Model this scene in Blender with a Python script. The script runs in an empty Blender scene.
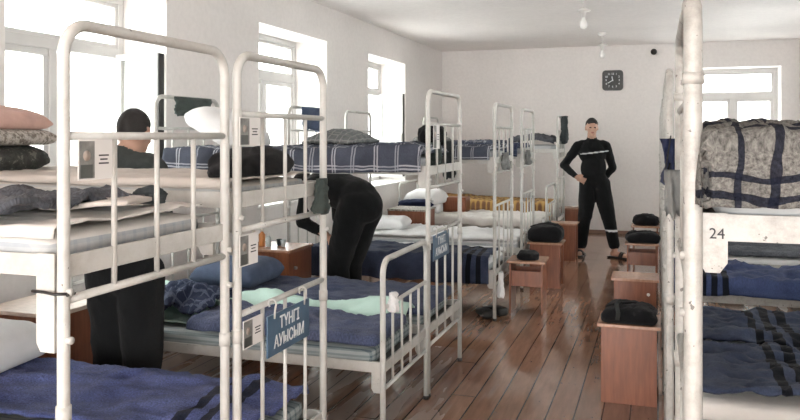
import bpy, bmesh, math, random
import numpy as np
from mathutils import Vector, Matrix, noise
PI = math.pi
S = bpy.context.scene
COL = S.collection

# ------------------------------------------------------------------ camera
cam = bpy.data.cameras.new('camera'); co = bpy.data.objects.new('camera', cam); COL.objects.link(co)
YAW = math.atan(257/770)
co.location = (0, 0, 1.5); co.rotation_euler = (PI/2, 0, YAW)
cam.sensor_width = 36; cam.lens = 36*770/800; cam.shift_y = -74/800; cam.clip_start = .05
S.camera = co
# ------------------------------------------------------------------ exposure and light
S.view_settings.view_transform = 'Standard'; S.view_settings.look = 'None'
S.view_settings.gamma = 1; S.view_settings.use_curve_mapping = False
S.view_settings.exposure = 2.2
W = bpy.data.worlds.new('sky'); S.world = W; W.use_nodes = True
bg = W.node_tree.nodes['Background']
bg.inputs[0].default_value = (1.0, .985, .97, 1); bg.inputs[1].default_value = 3.0
try:
    S.cycles.max_bounces = 14; S.cycles.diffuse_bounces = 9; S.cycles.transparent_max_bounces = 16
    S.cycles.sample_clamp_indirect = 8
except Exception: pass
def portal(loc, rot, sx, sy):
    l = bpy.data.lights.new('window_portal', 'AREA'); l.shape = 'RECTANGLE'; l.size = sx; l.size_y = sy
    l.cycles.is_portal = True
    o = bpy.data.objects.new('window_portal', l); COL.objects.link(o); o.location = loc; o.rotation_euler = rot
XRW = 1.93
WIN_Y = [(3.29, 4.74), (6.10, 7.59), (8.84, 10.30), (-2.27, -.81), (-5.07, -3.61)]  # last two, behind the camera, are unseen openings added for brightness
for a, b in WIN_Y:
    portal((XRW+.47, (a+b)/2, 1.67), (0, PI/2, 0), 1.6, b-a)      # faces -x
    portal((-3.83, (a+b)/2, 1.67), (0, -PI/2, 0), 1.6, b-a)      # faces +x
portal((1.03, 12.77, 1.67), (-PI/2, 0, 0), 1.36, 1.6)            # faces -y
la = bpy.data.lights.new('fill_light', 'AREA'); la.shape = 'RECTANGLE'; la.size = 4.9; la.size_y = 2.3; la.energy = 150; la.color = (1, .99, .975)
lo = bpy.data.objects.new('fill_light', la); COL.objects.link(lo); lo.location = (-.7, -6.8, 1.6); lo.rotation_euler = (PI/2, 0, 0)   # unseen fill light added to brighten the room, faces +y

# ------------------------------------------------------------------ materials
def nodes(name):
    m = bpy.data.materials.new(name); m.use_nodes = True
    nt = m.node_tree; b = nt.nodes['Principled BSDF']
    return m, nt, b
def coord(nt, kind='Object'):
    return nt.nodes.new('ShaderNodeTexCoord').outputs[kind]
def noise_n(nt, vec, scale, detail=4, rough=.6):
    n = nt.nodes.new('ShaderNodeTexNoise'); n.inputs['Scale'].default_value = scale
    n.inputs['Detail'].default_value = detail; n.inputs['Roughness'].default_value = rough
    nt.links.new(vec, n.inputs['Vector']); return n.outputs['Fac']
def ramp(nt, fac, stops, const=False):
    r = nt.nodes.new('ShaderNodeValToRGB'); cr = r.color_ramp
    cr.interpolation = 'CONSTANT' if const else 'LINEAR'
    while len(cr.elements) > 1: cr.elements.remove(cr.elements[-1])
    for i, (p, c) in enumerate(stops):
        e = cr.elements[0] if i == 0 else cr.elements.new(p)
        e.position = p; e.color = (*c, 1) if len(c) == 3 else c
    nt.links.new(fac, r.inputs['Fac']); return r.outputs['Color']
def mixc(nt, fac, a, b, mode='MIX'):
    m = nt.nodes.new('ShaderNodeMix'); m.data_type = 'RGBA'; m.blend_type = mode
    for sock, v in ((m.inputs['Factor'], fac), (m.inputs['A'] if 0 else m.inputs[6], a), (m.inputs[7], b)):
        if isinstance(v, (int, float)): sock.default_value = v
        elif isinstance(v, tuple): sock.default_value = (*v, 1)
        else: nt.links.new(v, sock)
    return m.outputs[2]
def math_n(nt, op, a, b=0.0, c=None):
    m = nt.nodes.new('ShaderNodeMath'); m.operation = op
    for i, v in enumerate((a, b) if c is None else (a, b, c)):
        if isinstance(v, (int, float)): m.inputs[i].default_value = v
        else: nt.links.new(v, m.inputs[i])
    return m.outputs[0]
def bump(nt, b, height, strength, dist=.01):
    n = nt.nodes.new('ShaderNodeBump'); n.inputs['Strength'].default_value = strength; n.inputs['Distance'].default_value = dist
    nt.links.new(height, n.inputs['Height']); nt.links.new(n.outputs['Normal'], b.inputs['Normal'])
def simple(name, col, rough=.6, var=.12, scale=6, bmp=0, bscale=60, metal=0, sheen=0, kind='Object'):
    m, nt, b = nodes(name); v = coord(nt, kind)
    f = noise_n(nt, v, scale)
    lo = tuple(c*(1-var) for c in col); hi = tuple(min(1, c*(1+var)) for c in col)
    nt.links.new(ramp(nt, f, [(.3, lo), (.7, hi)]), b.inputs['Base Color'])
    b.inputs['Roughness'].default_value = rough; b.inputs['Metallic'].default_value = metal
    if sheen:
        b.inputs['Sheen Weight'].default_value = sheen; b.inputs['Sheen Roughness'].default_value = .6
        b.inputs['Specular IOR Level'].default_value = .15
    if bmp: bump(nt, b, noise_n(nt, v, bscale, 5, .7), bmp)
    return m
def fabric(name, col, var=.25, scale=9, bmp=.35, bscale=180, sheen=.0):
    return simple(name, col, .95, var, scale, bmp, bscale, 0, sheen if sheen else .05)

M = {}
def wall_mat(name, col):
    m, nt, b = nodes(name); v = coord(nt)
    f = noise_n(nt, v, 1.3, 5); g = noise_n(nt, v, 22, 4)
    c1 = ramp(nt, f, [(.3, tuple(c*.93 for c in col)), (.7, col)])
    c2 = ramp(nt, g, [(.35, (.95,.95,.95)), (.6, (1, 1, 1))])
    nt.links.new(mixc(nt, 1.0, c1, c2, 'MULTIPLY'), b.inputs['Base Color'])
    b.inputs['Roughness'].default_value = .75; bump(nt, b, g, .25, .01); return m
M['wall'] = wall_mat('wall_plaster', (.78, .75, .73))
M['ceil'] = wall_mat('ceiling_plaster', (.90, .865, .85))
M['sill'] = simple('white_sill_paint', (.75, .74, .72), .4, .05)
M['pvc'] = simple('white_window_plastic', (.58, .57, .56), .35, .04)
def paint(name, col, chips=.68, grime=.62):
    m, nt, b = nodes(name); v = coord(nt)
    f = noise_n(nt, v, 38, 3, .6); big = noise_n(nt, v, 5, 3)
    base = ramp(nt, big, [(.3, tuple(c*.86 for c in col)), (.65, col)])
    mask = ramp(nt, f, [(0, (0,0,0)), (chips, (0,0,0)), (chips+.02, (1,1,1))])
    nt.links.new(mixc(nt, mask, base, (.13, .12, .11)), b.inputs['Base Color'])
    gr = ramp(nt, noise_n(nt, v, 11, 6, .75), [(.44, (1,)*3), (.70, (grime, grime*.98, grime*.94))])
    prev = b.inputs['Base Color'].links[0].from_socket
    nt.links.new(mixc(nt, 1.0, prev, gr, 'MULTIPLY'), b.inputs['Base Color'])
    b.inputs['Roughness'].default_value = .42; bump(nt, b, noise_n(nt, v, 60, 3), .3, .005); return m
M['metal'] = paint('chipped_white_enamel', (.53, .53, .505), .72, .84)
M['metal_old'] = paint('worn_white_enamel', (.45, .445, .42), .665, .60)
M['steel'] = simple('bare_steel', (.35, .35, .35), .4, .2, 20, metal=.8)
M['spring'] = simple('dark_spring_net', (.10, .10, .10), .6)
def glass():
    m = bpy.data.materials.new('window_glass'); m.use_nodes = True; nt = m.node_tree; nt.nodes.clear()
    o = nt.nodes.new('ShaderNodeOutputMaterial'); t = nt.nodes.new('ShaderNodeBsdfTransparent'); g = nt.nodes.new('ShaderNodeBsdfGlossy')
    g.inputs['Roughness'].default_value = .02; t.inputs[0].default_value = (.95, .97, .96, 1)
    mx = nt.nodes.new('ShaderNodeMixShader'); mx.inputs[0].default_value = .06
    nt.links.new(t.outputs[0], mx.inputs[1]); nt.links.new(g.outputs[0], mx.inputs[2]); nt.links.new(mx.outputs[0], o.inputs[0]); return m
M['glass'] = glass()
def floor_mat():
    m, nt, b = nodes('painted_floorboards'); v = coord(nt)
    sx = nt.nodes.new('ShaderNodeSeparateXYZ'); nt.links.new(v, sx.inputs[0]); X, Y = sx.outputs[0], sx.outputs[1]
    wob = math_n(nt, 'MULTIPLY', math_n(nt, 'SUBTRACT', noise_n(nt, v, .5, 1), .5), .02)
    p = math_n(nt, 'DIVIDE', math_n(nt, 'ADD', X, wob), .142)
    fr = math_n(nt, 'FRACT', p); idx = math_n(nt, 'FLOOR', p)
    wn = nt.nodes.new('ShaderNodeTexWhiteNoise'); wn.noise_dimensions = '1D'; nt.links.new(idx, wn.inputs['W'])
    # plank joints across
    pj = math_n(nt, 'FRACT', math_n(nt, 'ADD', math_n(nt, 'DIVIDE', Y, 3.1), math_n(nt, 'MULTIPLY', wn.outputs['Value'], 7.3)))
    joint = math_n(nt, 'LESS_THAN', pj, .0022)
    gap = math_n(nt, 'MAXIMUM', math_n(nt, 'LESS_THAN', fr, .055), joint)
    mp = nt.nodes.new('ShaderNodeMapping'); mp.inputs['Scale'].default_value = (5, .55, 1); nt.links.new(v, mp.inputs[0])
    g1 = noise_n(nt, mp.outputs[0], 6, 5); g2 = noise_n(nt, mp.outputs[0], .9, 3, .6)
    c1 = ramp(nt, wn.outputs['Value'], [(0, (.230, .114, .068)), (1, (.350, .203, .137))])
    c2 = ramp(nt, g1, [(.3, (.75, .75, .75)), (.7, (1.1, 1.1, 1.1))])
    c = mixc(nt, 1.0, c1, c2, 'MULTIPLY')
    # paint walked off in places: more of it beside and under the beds of the near row
    near = math_n(nt, 'MULTIPLY', math_n(nt, 'LESS_THAN', X, -1.08), math_n(nt, 'LESS_THAN', Y, 5.3))
    rr = math_n(nt, 'GREATER_THAN', X, .25)
    worn = math_n(nt, 'ADD', g2, math_n(nt, 'MULTIPLY', near, .20)); worn = math_n(nt, 'ADD', worn, math_n(nt, 'MULTIPLY', rr, .16))
    wm = ramp(nt, worn, [(.62, (0, 0, 0)), (.76, (1, 1, 1))])
    c = mixc(nt, math_n(nt, 'MULTIPLY', wm, .7), c, (.36, .30, .26))
    sp = ramp(nt, noise_n(nt, v, 26, 2), [(.0, (0, 0, 0)), (.70, (0, 0, 0)), (.72, (1, 1, 1))])
    c = mixc(nt, math_n(nt, 'MULTIPLY', sp, .7), c, (.05, .035, .03))
    c = mixc(nt, gap, c, (.008, .006, .005))
    nt.links.new(c, b.inputs['Base Color'])
    r = ramp(nt, noise_n(nt, v, 3.0, 5, .65), [(.35, (.05,)*3), (.7, (.20,)*3)])
    nt.links.new(mixc(nt, wm, r, (.35, .35, .35)), b.inputs['Roughness'])
    b.inputs['Specular IOR Level'].default_value = .9
    h = math_n(nt, 'ADD', math_n(nt, 'MULTIPLY', gap, -1.0), math_n(nt, 'MULTIPLY', noise_n(nt, mp.outputs[0], 3, 3), .5))
    bump(nt, b, h, .22, .01)
    return m
M['floor'] = floor_mat()
M['trim'] = simple('brown_baseboard_paint', (.22, .13, .09), .4, .1)
M['wood'] = None
def wood(name, c1, c2, rough=.38):
    m, nt, b = nodes(name); v = coord(nt)
    mp = nt.nodes.new('ShaderNodeMapping'); mp.inputs['Scale'].default_value = (14, 14, 1.6); nt.links.new(v, mp.inputs[0])
    f = noise_n(nt, mp.outputs[0], 3, 5, .6)
    nt.links.new(ramp(nt, f, [(.3, c1), (.7, c2)]), b.inputs['Base Color']); b.inputs['Roughness'].default_value = rough
    bump(nt, b, f, .08, .003); return m
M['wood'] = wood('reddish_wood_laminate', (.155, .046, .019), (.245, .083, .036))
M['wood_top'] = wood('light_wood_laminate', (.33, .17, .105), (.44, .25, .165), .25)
M['wood_top_lit'] = simple('wood_top_glare', (.50, .40, .33), .5, .15, 30)  # pale colour paints reflected light onto a cabinet top

def uvsep(nt):
    s = nt.nodes.new('ShaderNodeSeparateXYZ'); nt.links.new(coord(nt, 'UV'), s.inputs[0]); return s.outputs[0], s.outputs[1]
def wool(nt, c, base_scale=260, amt=.5):
    uv = coord(nt, 'UV'); f = noise_n(nt, uv, base_scale, 3, .7); g = noise_n(nt, uv, 9, 4)
    k = ramp(nt, f, [(.3, (1-amt,)*3), (.7, (1+amt*.6,)*3)]); k2 = ramp(nt, g, [(.3, (.8,)*3), (.7, (1.15,)*3)])
    return mixc(nt, 1.0, mixc(nt, 1.0, c, k, 'MULTIPLY'), k2, 'MULTIPLY'), f
def plaid(name, base, lines, cell, mid, stops, line_f=.85, rough=.95, woolamt=.35, warp=0, stops_v=None):
    """stops: (start,end) in 0..1 of the cell where the pale/dark line runs, same both ways"""
    m, nt, b = nodes(name); U, V = uvsep(nt)
    if warp:      # the weave is pulled askew by the crumpling
        w = nt.nodes.new('ShaderNodeTexNoise'); w.inputs['Scale'].default_value = 6; w.inputs['Detail'].default_value = 2; nt.links.new(coord(nt, 'UV'), w.inputs['Vector'])
        sc = nt.nodes.new('ShaderNodeSeparateColor'); nt.links.new(w.outputs['Color'], sc.inputs[0])
        U = math_n(nt, 'ADD', U, math_n(nt, 'MULTIPLY', math_n(nt, 'SUBTRACT', sc.outputs[0], .5), warp)); V = math_n(nt, 'ADD', V, math_n(nt, 'MULTIPLY', math_n(nt, 'SUBTRACT', sc.outputs[1], .5), warp))
    def mask(c, stp):
        f = math_n(nt, 'FRACT', math_n(nt, 'DIVIDE', c, cell)); st = [(0, (0, 0, 0))]
        for a, e in stp: st += [(a, (1, 1, 1)), (e, (0, 0, 0))]
        return ramp(nt, f, st, True)
    mu, mv = mask(U, stops), mask(V, stops_v or stops)
    c = mixc(nt, math_n(nt, 'MULTIPLY', mu, line_f), base, lines)
    c = mixc(nt, math_n(nt, 'MULTIPLY', mv, line_f), c, lines)
    if mid is not None:
        hu = ramp(nt, math_n(nt, 'FRACT', math_n(nt, 'DIVIDE', U, cell*2)), [(0, (0,)*3), (.5, (1,)*3)], True)
        c = mixc(nt, math_n(nt, 'MULTIPLY', hu, .35), c, mid)
    c, f = wool(nt, c, 130 if woolamt > .6 else 260, woolamt)
    nt.links.new(c, b.inputs['Base Color']); b.inputs['Roughness'].default_value = rough
    b.inputs['Specular IOR Level'].default_value = .15
    bump(nt, b, f, .4, .004); return m
M['plaid_navy'] = plaid('navy_plaid_blanket_cloth', (.058, .066, .090), (.42, .44, .48), .135, (.07, .08, .11), [(.05, .115), (.18, .245)], .8, warp=.03)
M['plaid_ash'] = plaid('ash_grey_plaid_cloth', (.15, .16, .16), (.30, .30, .30), .12, None, [(.1, .18), (.5, .56)], .7)
M['plaid_dark'] = plaid('dark_navy_plaid_cloth', (.032, .042, .078), (.11, .13, .19), .11, None, [(.1, .2), (.5, .55)], .8)
M['plaid_grey'] = plaid('grey_wool_plaid_cloth', (.145, .142, .132), (.008, .010, .020), .40, None, [(.05, .085), (.42, .455), (.59, .63), (.85, .885)], .93, .98, .7, .085, [(.02, .05), (.11, .14), (.345, .378), (.430, .463), (.70, .73), (.79, .82)])
def striped(name, base, dark, bands, amt=.3, lite=None):
    m, nt, b = nodes(name); U, V = uvsep(nt)
    st = [(0, (0, 0, 0))]
    for a, e in bands: st += [(a/2, (1, 1, 1)), (e/2, (0, 0, 0))]
    mk = ramp(nt, math_n(nt, 'MULTIPLY', U, .5), st, True)
    bc = base
    if lite is not None:
        bc = ramp(nt, noise_n(nt, coord(nt, 'UV'), 3.5, 4), [(.35, base), (.68, lite)])
    c = mixc(nt, mk, bc, dark); c, f = wool(nt, c, 130, amt)
    nt.links.new(c, b.inputs['Base Color']); b.inputs['Roughness'].default_value = .95
    b.inputs['Specular IOR Level'].default_value = .15; b.inputs['Sheen Weight'].default_value = .06
    bump(nt, b, f, .4, .004); return m
BN = [(.06, .10), (.135, .175), (.21, .25)]
M['navy_str'] = striped('striped_navy_wool', (.024, .031, .058), (.004, .005, .009), BN, .4, (.045, .056, .092))
M['navy_aisle'] = striped('navy_wool_wide_stripes', (.026, .036, .068), (.004, .005, .009), [(.33, .375), (.41, .455), (.49, .535)], .3, (.052, .066, .108))
M['blue_three'] = striped('blue_wool_three_stripes', (.034, .050, .115), (.006, .008, .014), [(.17, .205), (.24, .275), (.31, .345)], .3, (.055, .075, .16))
M['blue_wool'] = striped('blue_wool', (.062, .080, .215), (.010, .013, .03), [(.15, .19), (.25, .29)], .65, (.105, .130, .29))
M['slate_wool'] = striped('slate_blue_wool', (.050, .065, .125), (.008, .010, .02), [(1.30, 1.34), (1.38, 1.42)], .5, (.09, .105, .165))
M['dark_wool'] = striped('dark_navy_wool', (.022, .030, .060), (.004, .005, .01), BN, .3, (.04, .05, .085))
M['char_wool'] = striped('charcoal_wool', (.045, .050, .062), (.01, .01, .012), [(1.4, 1.45)], .6, (.12, .125, .14))
def ochre():
    m, nt, b = nodes('ochre_patterned_cloth'); uv = coord(nt, 'UV')
    vo = nt.nodes.new('ShaderNodeTexVoronoi'); vo.inputs['Scale'].default_value = 13; vo.inputs['Randomness'].default_value = .35; nt.links.new(uv, vo.inputs['Vector'])
    c = ramp(nt, vo.outputs['Distance'], [(0, (.12, .055, .03)), (.30, (.16, .08, .035)), (.42, (.36, .21, .06)), (.8, (.44, .29, .12))])
    nt.links.new(c, b.inputs['Base Color']); b.inputs['Roughness'].default_value = .9; return m
M['ochre'] = ochre()
def mattress_mat(name, base, stripe, per=.045, w=.3):
    m, nt, b = nodes(name); v = coord(nt); s = nt.nodes.new('ShaderNodeSeparateXYZ'); nt.links.new(v, s.inputs[0])
    k = ramp(nt, math_n(nt, 'FRACT', math_n(nt, 'DIVIDE', s.outputs[1], per)), [(0, (0,)*3), (1-w, (1,)*3)], True)
    k2 = ramp(nt, math_n(nt, 'FRACT', math_n(nt, 'DIVIDE', s.outputs[2], .026)), [(0, (0,)*3), (.6, (1,)*3)], True)
    k = mixc(nt, .5, k, k2)
    c = mixc(nt, k, base, stripe); f = noise_n(nt, v, 9, 4)
    c = mixc(nt, 1.0, c, ramp(nt, f, [(.3, (.85,)*3), (.7, (1.05,)*3)]), 'MULTIPLY')
    nt.links.new(c, b.inputs['Base Color']); b.inputs['Roughness'].default_value = .9; bump(nt, b, noise_n(nt, v, 90, 3), .2, .004); return m
M['tick'] = mattress_mat('striped_mattress_ticking', (.46, .47, .47), (.36, .39, .42))
M['tick_teal'] = mattress_mat('teal_mattress_ticking', (.33, .37, .37), (.10, .14, .16))
M['sheet'] = fabric('off_white_sheet', (.62, .60, .57), .08, 5, .25, 60)
M['beige'] = fabric('beige_sheet', (.50, .46, .42), .10, 5, .25, 60)
M['white_cloth'] = fabric('white_cotton', (.70, .70, .70), .06, 5, .2, 60)
M['mint'] = fabric('mint_cotton', (.42, .58, .52), .12, 5, .25, 60)
M['black_cloth'] = fabric('black_cloth', (.0065, .0065, .0075), .3, 12, .4, 90)
M['char_cloth'] = fabric('charcoal_cloth', (.035, .042, .045), .3, 12, .4, 90)
M['grey_cloth'] = fabric('grey_cloth', (.17, .175, .17), .2, 10, .4, 90)
M['green_cloth'] = fabric('dark_green_cloth', (.05, .065, .06), .2, 10, .4, 90)
M['pink'] = fabric('dusty_pink_cloth', (.50, .335, .29), .15, 8, .3, 90)
M['navy_cloth'] = fabric('navy_cloth', (.016, .022, .055), .25, 12, .4, 90)
M['slate_cloth'] = fabric('slate_blue_cloth', (.075, .10, .16), .2, 10, .4, 120)
def camo(name, a, b_, c_, sc):
    m, nt, b = nodes(name); v = coord(nt)
    c = ramp(nt, noise_n(nt, v, sc, 3, .7), [(0, a), (.46, b_), (.56, c_)], True)
    nt.links.new(c, b.inputs['Base Color']); b.inputs['Roughness'].default_value = .9; bump(nt, b, noise_n(nt, v, 60), .3, .004); return m
M['camo_light'] = camo('speckled_grey_pillowcase', (.16, .14, .12), (.36, .34, .31), (.46, .43, .39), 60)
M['camo_dark'] = camo('dark_camouflage_cloth', (.018, .02, .018), (.03, .032, .028), (.10, .10, .085), 20)
M['skin'] = simple('skin', (.42, .25, .18), .5, .06, 8)
M['hair'] = simple('cropped_dark_hair', (.012, .010, .009), .8, .3, 60, .5, 120)
M['lips'] = simple('lips', (.30, .12, .10), .5, .05)
M['eye'] = simple('eye_dark', (.03, .02, .02), .2, .05)
M['tracksuit'] = fabric('black_tracksuit_cloth', (.006, .0066, .0072), .2, 12, .3, 60)
M['sweater'] = fabric('dark_grey_sweater', (.040, .046, .044), .2, 12, .4, 90)
M['reflect'] = simple('pale_grey_reflective_tape', (.55, .56, .57), .4, .05)
M['rubber'] = simple('black_rubber', (.015, .014, .013), .5, .1)
M['sign'] = simple('blue_painted_plate', (.065, .125, .195), .4, .12, 9)
M['sign_grey'] = simple('grey_blue_painted_plate', (.09, .15, .22), .45, .12, 9)
M['letter'] = simple('white_stencil_paint', (.72, .75, .76), .6, .05)
M['ink'] = simple('dark_ink', (.03, .03, .035), .7, .05)
M['paper'] = simple('white_card', (.68, .67, .65), .6, .03)
M['photo'] = simple('grey_portrait_print', (.20, .20, .19), .5, .35, 30)
M['photo_dark'] = simple('dark_portrait_ink', (.06, .065, .06), .5, .15, 30)
M['photo_face'] = simple('portrait_face_print', (.34, .29, .25), .5, .08, 20)
M['clock_case'] = simple('black_clock_plastic', (.012, .013, .013), .35, .1)
M['clock_dial'] = simple('charcoal_dial', (.03, .033, .032), .5, .1)
M['bulb'] = simple('frosted_bulb_glass', (.75, .75, .73), .25, .02)
M['porcelain'] = simple('white_lamp_holder', (.70, .68, .66), .35, .03)
M['orange'] = simple('orange_plastic', (.55, .22, .07), .35, .05)
M['cream_plastic'] = simple('cream_plastic', (.62, .58, .5), .35, .05)
M['clear_plastic'] = simple('pale_plastic', (.45, .5, .5), .2, .05)
M['ground'] = simple('pale_snowy_ground', (.70, .70, .70), .9, .08, .3)
M['facade'] = simple('distant_pale_wall', (.62, .60, .57), .9, .06, .5)

# ------------------------------------------------------------------ mesh helpers
def mesh_obj(name, bm, mat, parent=None, loc=None, smooth=True, mats=None):
    me = bpy.data.meshes.new(name)
    bmesh.ops.recalc_face_normals(bm, faces=bm.faces)
    bm.to_mesh(me); bm.free()
    if smooth:
        for p in me.polygons: p.use_smooth = True
    for m in (mats or [mat]): me.materials.append(m)
    o = bpy.data.objects.new(name, me); COL.objects.link(o)
    if parent is not None: o.parent = parent
    if loc is not None: o.location = loc
    return o
def tag(o, label=None, cat=None, group=None, kind=None):
    if label: o['label'] = label
    if cat: o['category'] = cat
    if group: o['group'] = group
    if kind: o['kind'] = kind
    return o
def empty(name, loc, rz=0, label=None, cat=None, group=None):
    o = bpy.data.objects.new(name, None); COL.objects.link(o); o.location = loc; o.rotation_euler = (0, 0, rz)
    o.empty_display_size = .1
    return tag(o, label, cat, group)
def copy_tree(o, parent=None):
    c = o.copy(); COL.objects.link(c)
    if parent is not None: c.parent = parent
    for ch in [k for k in o.children]: copy_tree(ch, c)
    return c
def box(bm, x0, x1, y0, y1, z0, z1, bev=0, mi=0):
    r = bmesh.ops.create_cube(bm, size=1)
    vs = r['verts']
    for v in vs: v.co = Vector(((x0+x1)/2 + v.co.x*(x1-x0), (y0+y1)/2 + v.co.y*(y1-y0), (z0+z1)/2 + v.co.z*(z1-z0)))
    fs = set(f for v in vs for f in v.link_faces)
    for f in fs: f.material_index = mi
    if bev:
        es = list(set(e for v in vs for e in v.link_edges))
        bmesh.ops.bevel(bm, geom=es, offset=bev, segments=2, affect='EDGES', profile=.5)
def tube(bm, pts, r, n=12, cap=True, mi=0):
    pts = [Vector(p) for p in pts]; rings = []
    t0 = (pts[1]-pts[0]).normalized(); up = Vector((0, 0, 1)) if abs(t0.z) < .9 else Vector((1, 0, 0))
    nrm = t0.cross(up).normalized()
    for i, p in enumerate(pts):
        t = (pts[min(i+1, len(pts)-1)]-pts[max(i-1, 0)]).normalized()
        nrm = (nrm - t*nrm.dot(t)).normalized(); b = t.cross(nrm)
        rr = r[i] if isinstance(r, (list, tuple)) else r
        rings.append([bm.verts.new(p + (nrm*math.cos(a)+b*math.sin(a))*rr) for a in (2*PI*k/n for k in range(n))])
    for a, b in zip(rings, rings[1:]):
        for k in range(n):
            f = bm.faces.new((a[k], a[(k+1) % n], b[(k+1) % n], b[k])); f.material_index = mi
    if cap:
        bm.faces.new(rings[0][::-1]).material_index = mi; bm.faces.new(rings[-1]).material_index = mi
def arch(y0, y1, h, rad, x=0, z0=0, n=7):
    """inverted U in the plane x=const"""
    P = [(x, y0, z0), (x, y0, (z0+h)/2)]
    for k in range(n+1):
        a = PI - PI/2*k/n; P.append((x, y0+rad+rad*math.cos(a), h-rad+rad*math.sin(a)))
    for k in range(n+1):
        a = PI/2 - PI/2*k/n; P.append((x, y1-rad+rad*math.cos(a), h-rad+rad*math.sin(a)))
    P += [(x, y1, (z0+h)/2), (x, y1, z0)]
    return P
def lathe(bm, prof, cx=0, cy=0, n=20, mi=0):
    rings = [[bm.verts.new((cx+r*math.cos(2*PI*k/n), cy+r*math.sin(2*PI*k/n), z)) for k in range(n)] for r, z in prof]
    for a, b in zip(rings, rings[1:]):
        for k in range(n): bm.faces.new((a[k], a[(k+1) % n], b[(k+1) % n], b[k])).material_index = mi
    bm.faces.new(rings[0][::-1]).material_index = mi; bm.faces.new(rings[-1]).material_index = mi
def fbm(x, y, z=0, o=3):
    v = 0; a = 1; s = 0
    for i in range(o):
        v += a*noise.noise(Vector((x, y, z+i*7.1))); s += a; a *= .5; x *= 2.1; y *= 2.1; z *= 1.3
    return v/s
def softbox(sx, sy, sz, r, n=(12, 12, 4), disp=None):
    """rounded box with its bottom at z=0; disp(Vector local)->Vector offset"""
    bm = bmesh.new(); key = {}
    hx, hy, hz = sx/2, sy/2, sz/2
    def vert(i, j, k):
        if (i, j, k) in key: return key[(i, j, k)]
        p = Vector((hx*(2*i/n[0]-1), hy*(2*j/n[1]-1), hz*(2*k/n[2]-1)))
        q = Vector((max(-hx+r, min(hx-r, p.x)), max(-hy+r, min(hy-r, p.y)), max(-hz+r, min(hz-r, p.z)) if hz > r else 0))
        d = p-q
        if d.length > 1e-9: p = q+d.normalized()*min(r, max(d.length, 0))if d.length > r else p
        p.z += hz
        if disp: p = p+disp(p)
        key[(i, j, k)] = bm.verts.new(p); return key[(i, j, k)]
    for k in (0, n[2]):
        for i in range(n[0]):
            for j in range(n[1]): bm.faces.new((vert(i, j, k), vert(i+1, j, k), vert(i+1, j+1, k), vert(i, j+1, k)))
    for j in (0, n[1]):
        for i in range(n[0]):
            for k in range(n[2]): bm.faces.new((vert(i, j, k), vert(i+1, j, k), vert(i+1, j, k+1), vert(i, j, k+1)))
    for i in (0, n[0]):
        for j in range(n[1]):
            for k in range(n[2]): bm.faces.new((vert(i, j, k), vert(i, j+1, k), vert(i, j+1, k+1), vert(i, j, k+1)))
    return bm
def mattress(xf, d, L, y0, y1, z, t, mat, label, seed=0, top=None, group=None):
    sx, sy = L-.13, (y1-y0)-.056
    def dp(p):
        e = .006*fbm(p.x*3+seed, p.y*4, p.z*9) ; k = 1 if p.z > t*.5 else 0
        return Vector((0, e, abs(e)*k))
    bm = softbox(sx, sy, t, .03, (26, 10, 4), dp)
    mats = [mat]
    if top is not None:
        mats.append(top)
        for f in bm.faces:
            if f.calc_center_median().z > t*.78: f.material_index = 1
    o = mesh_obj('mattress', bm, mat, None, (xf+d*L/2, (y0+y1)/2, z), mats=mats)
    return tag(o, label, 'mattress', group)
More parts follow.
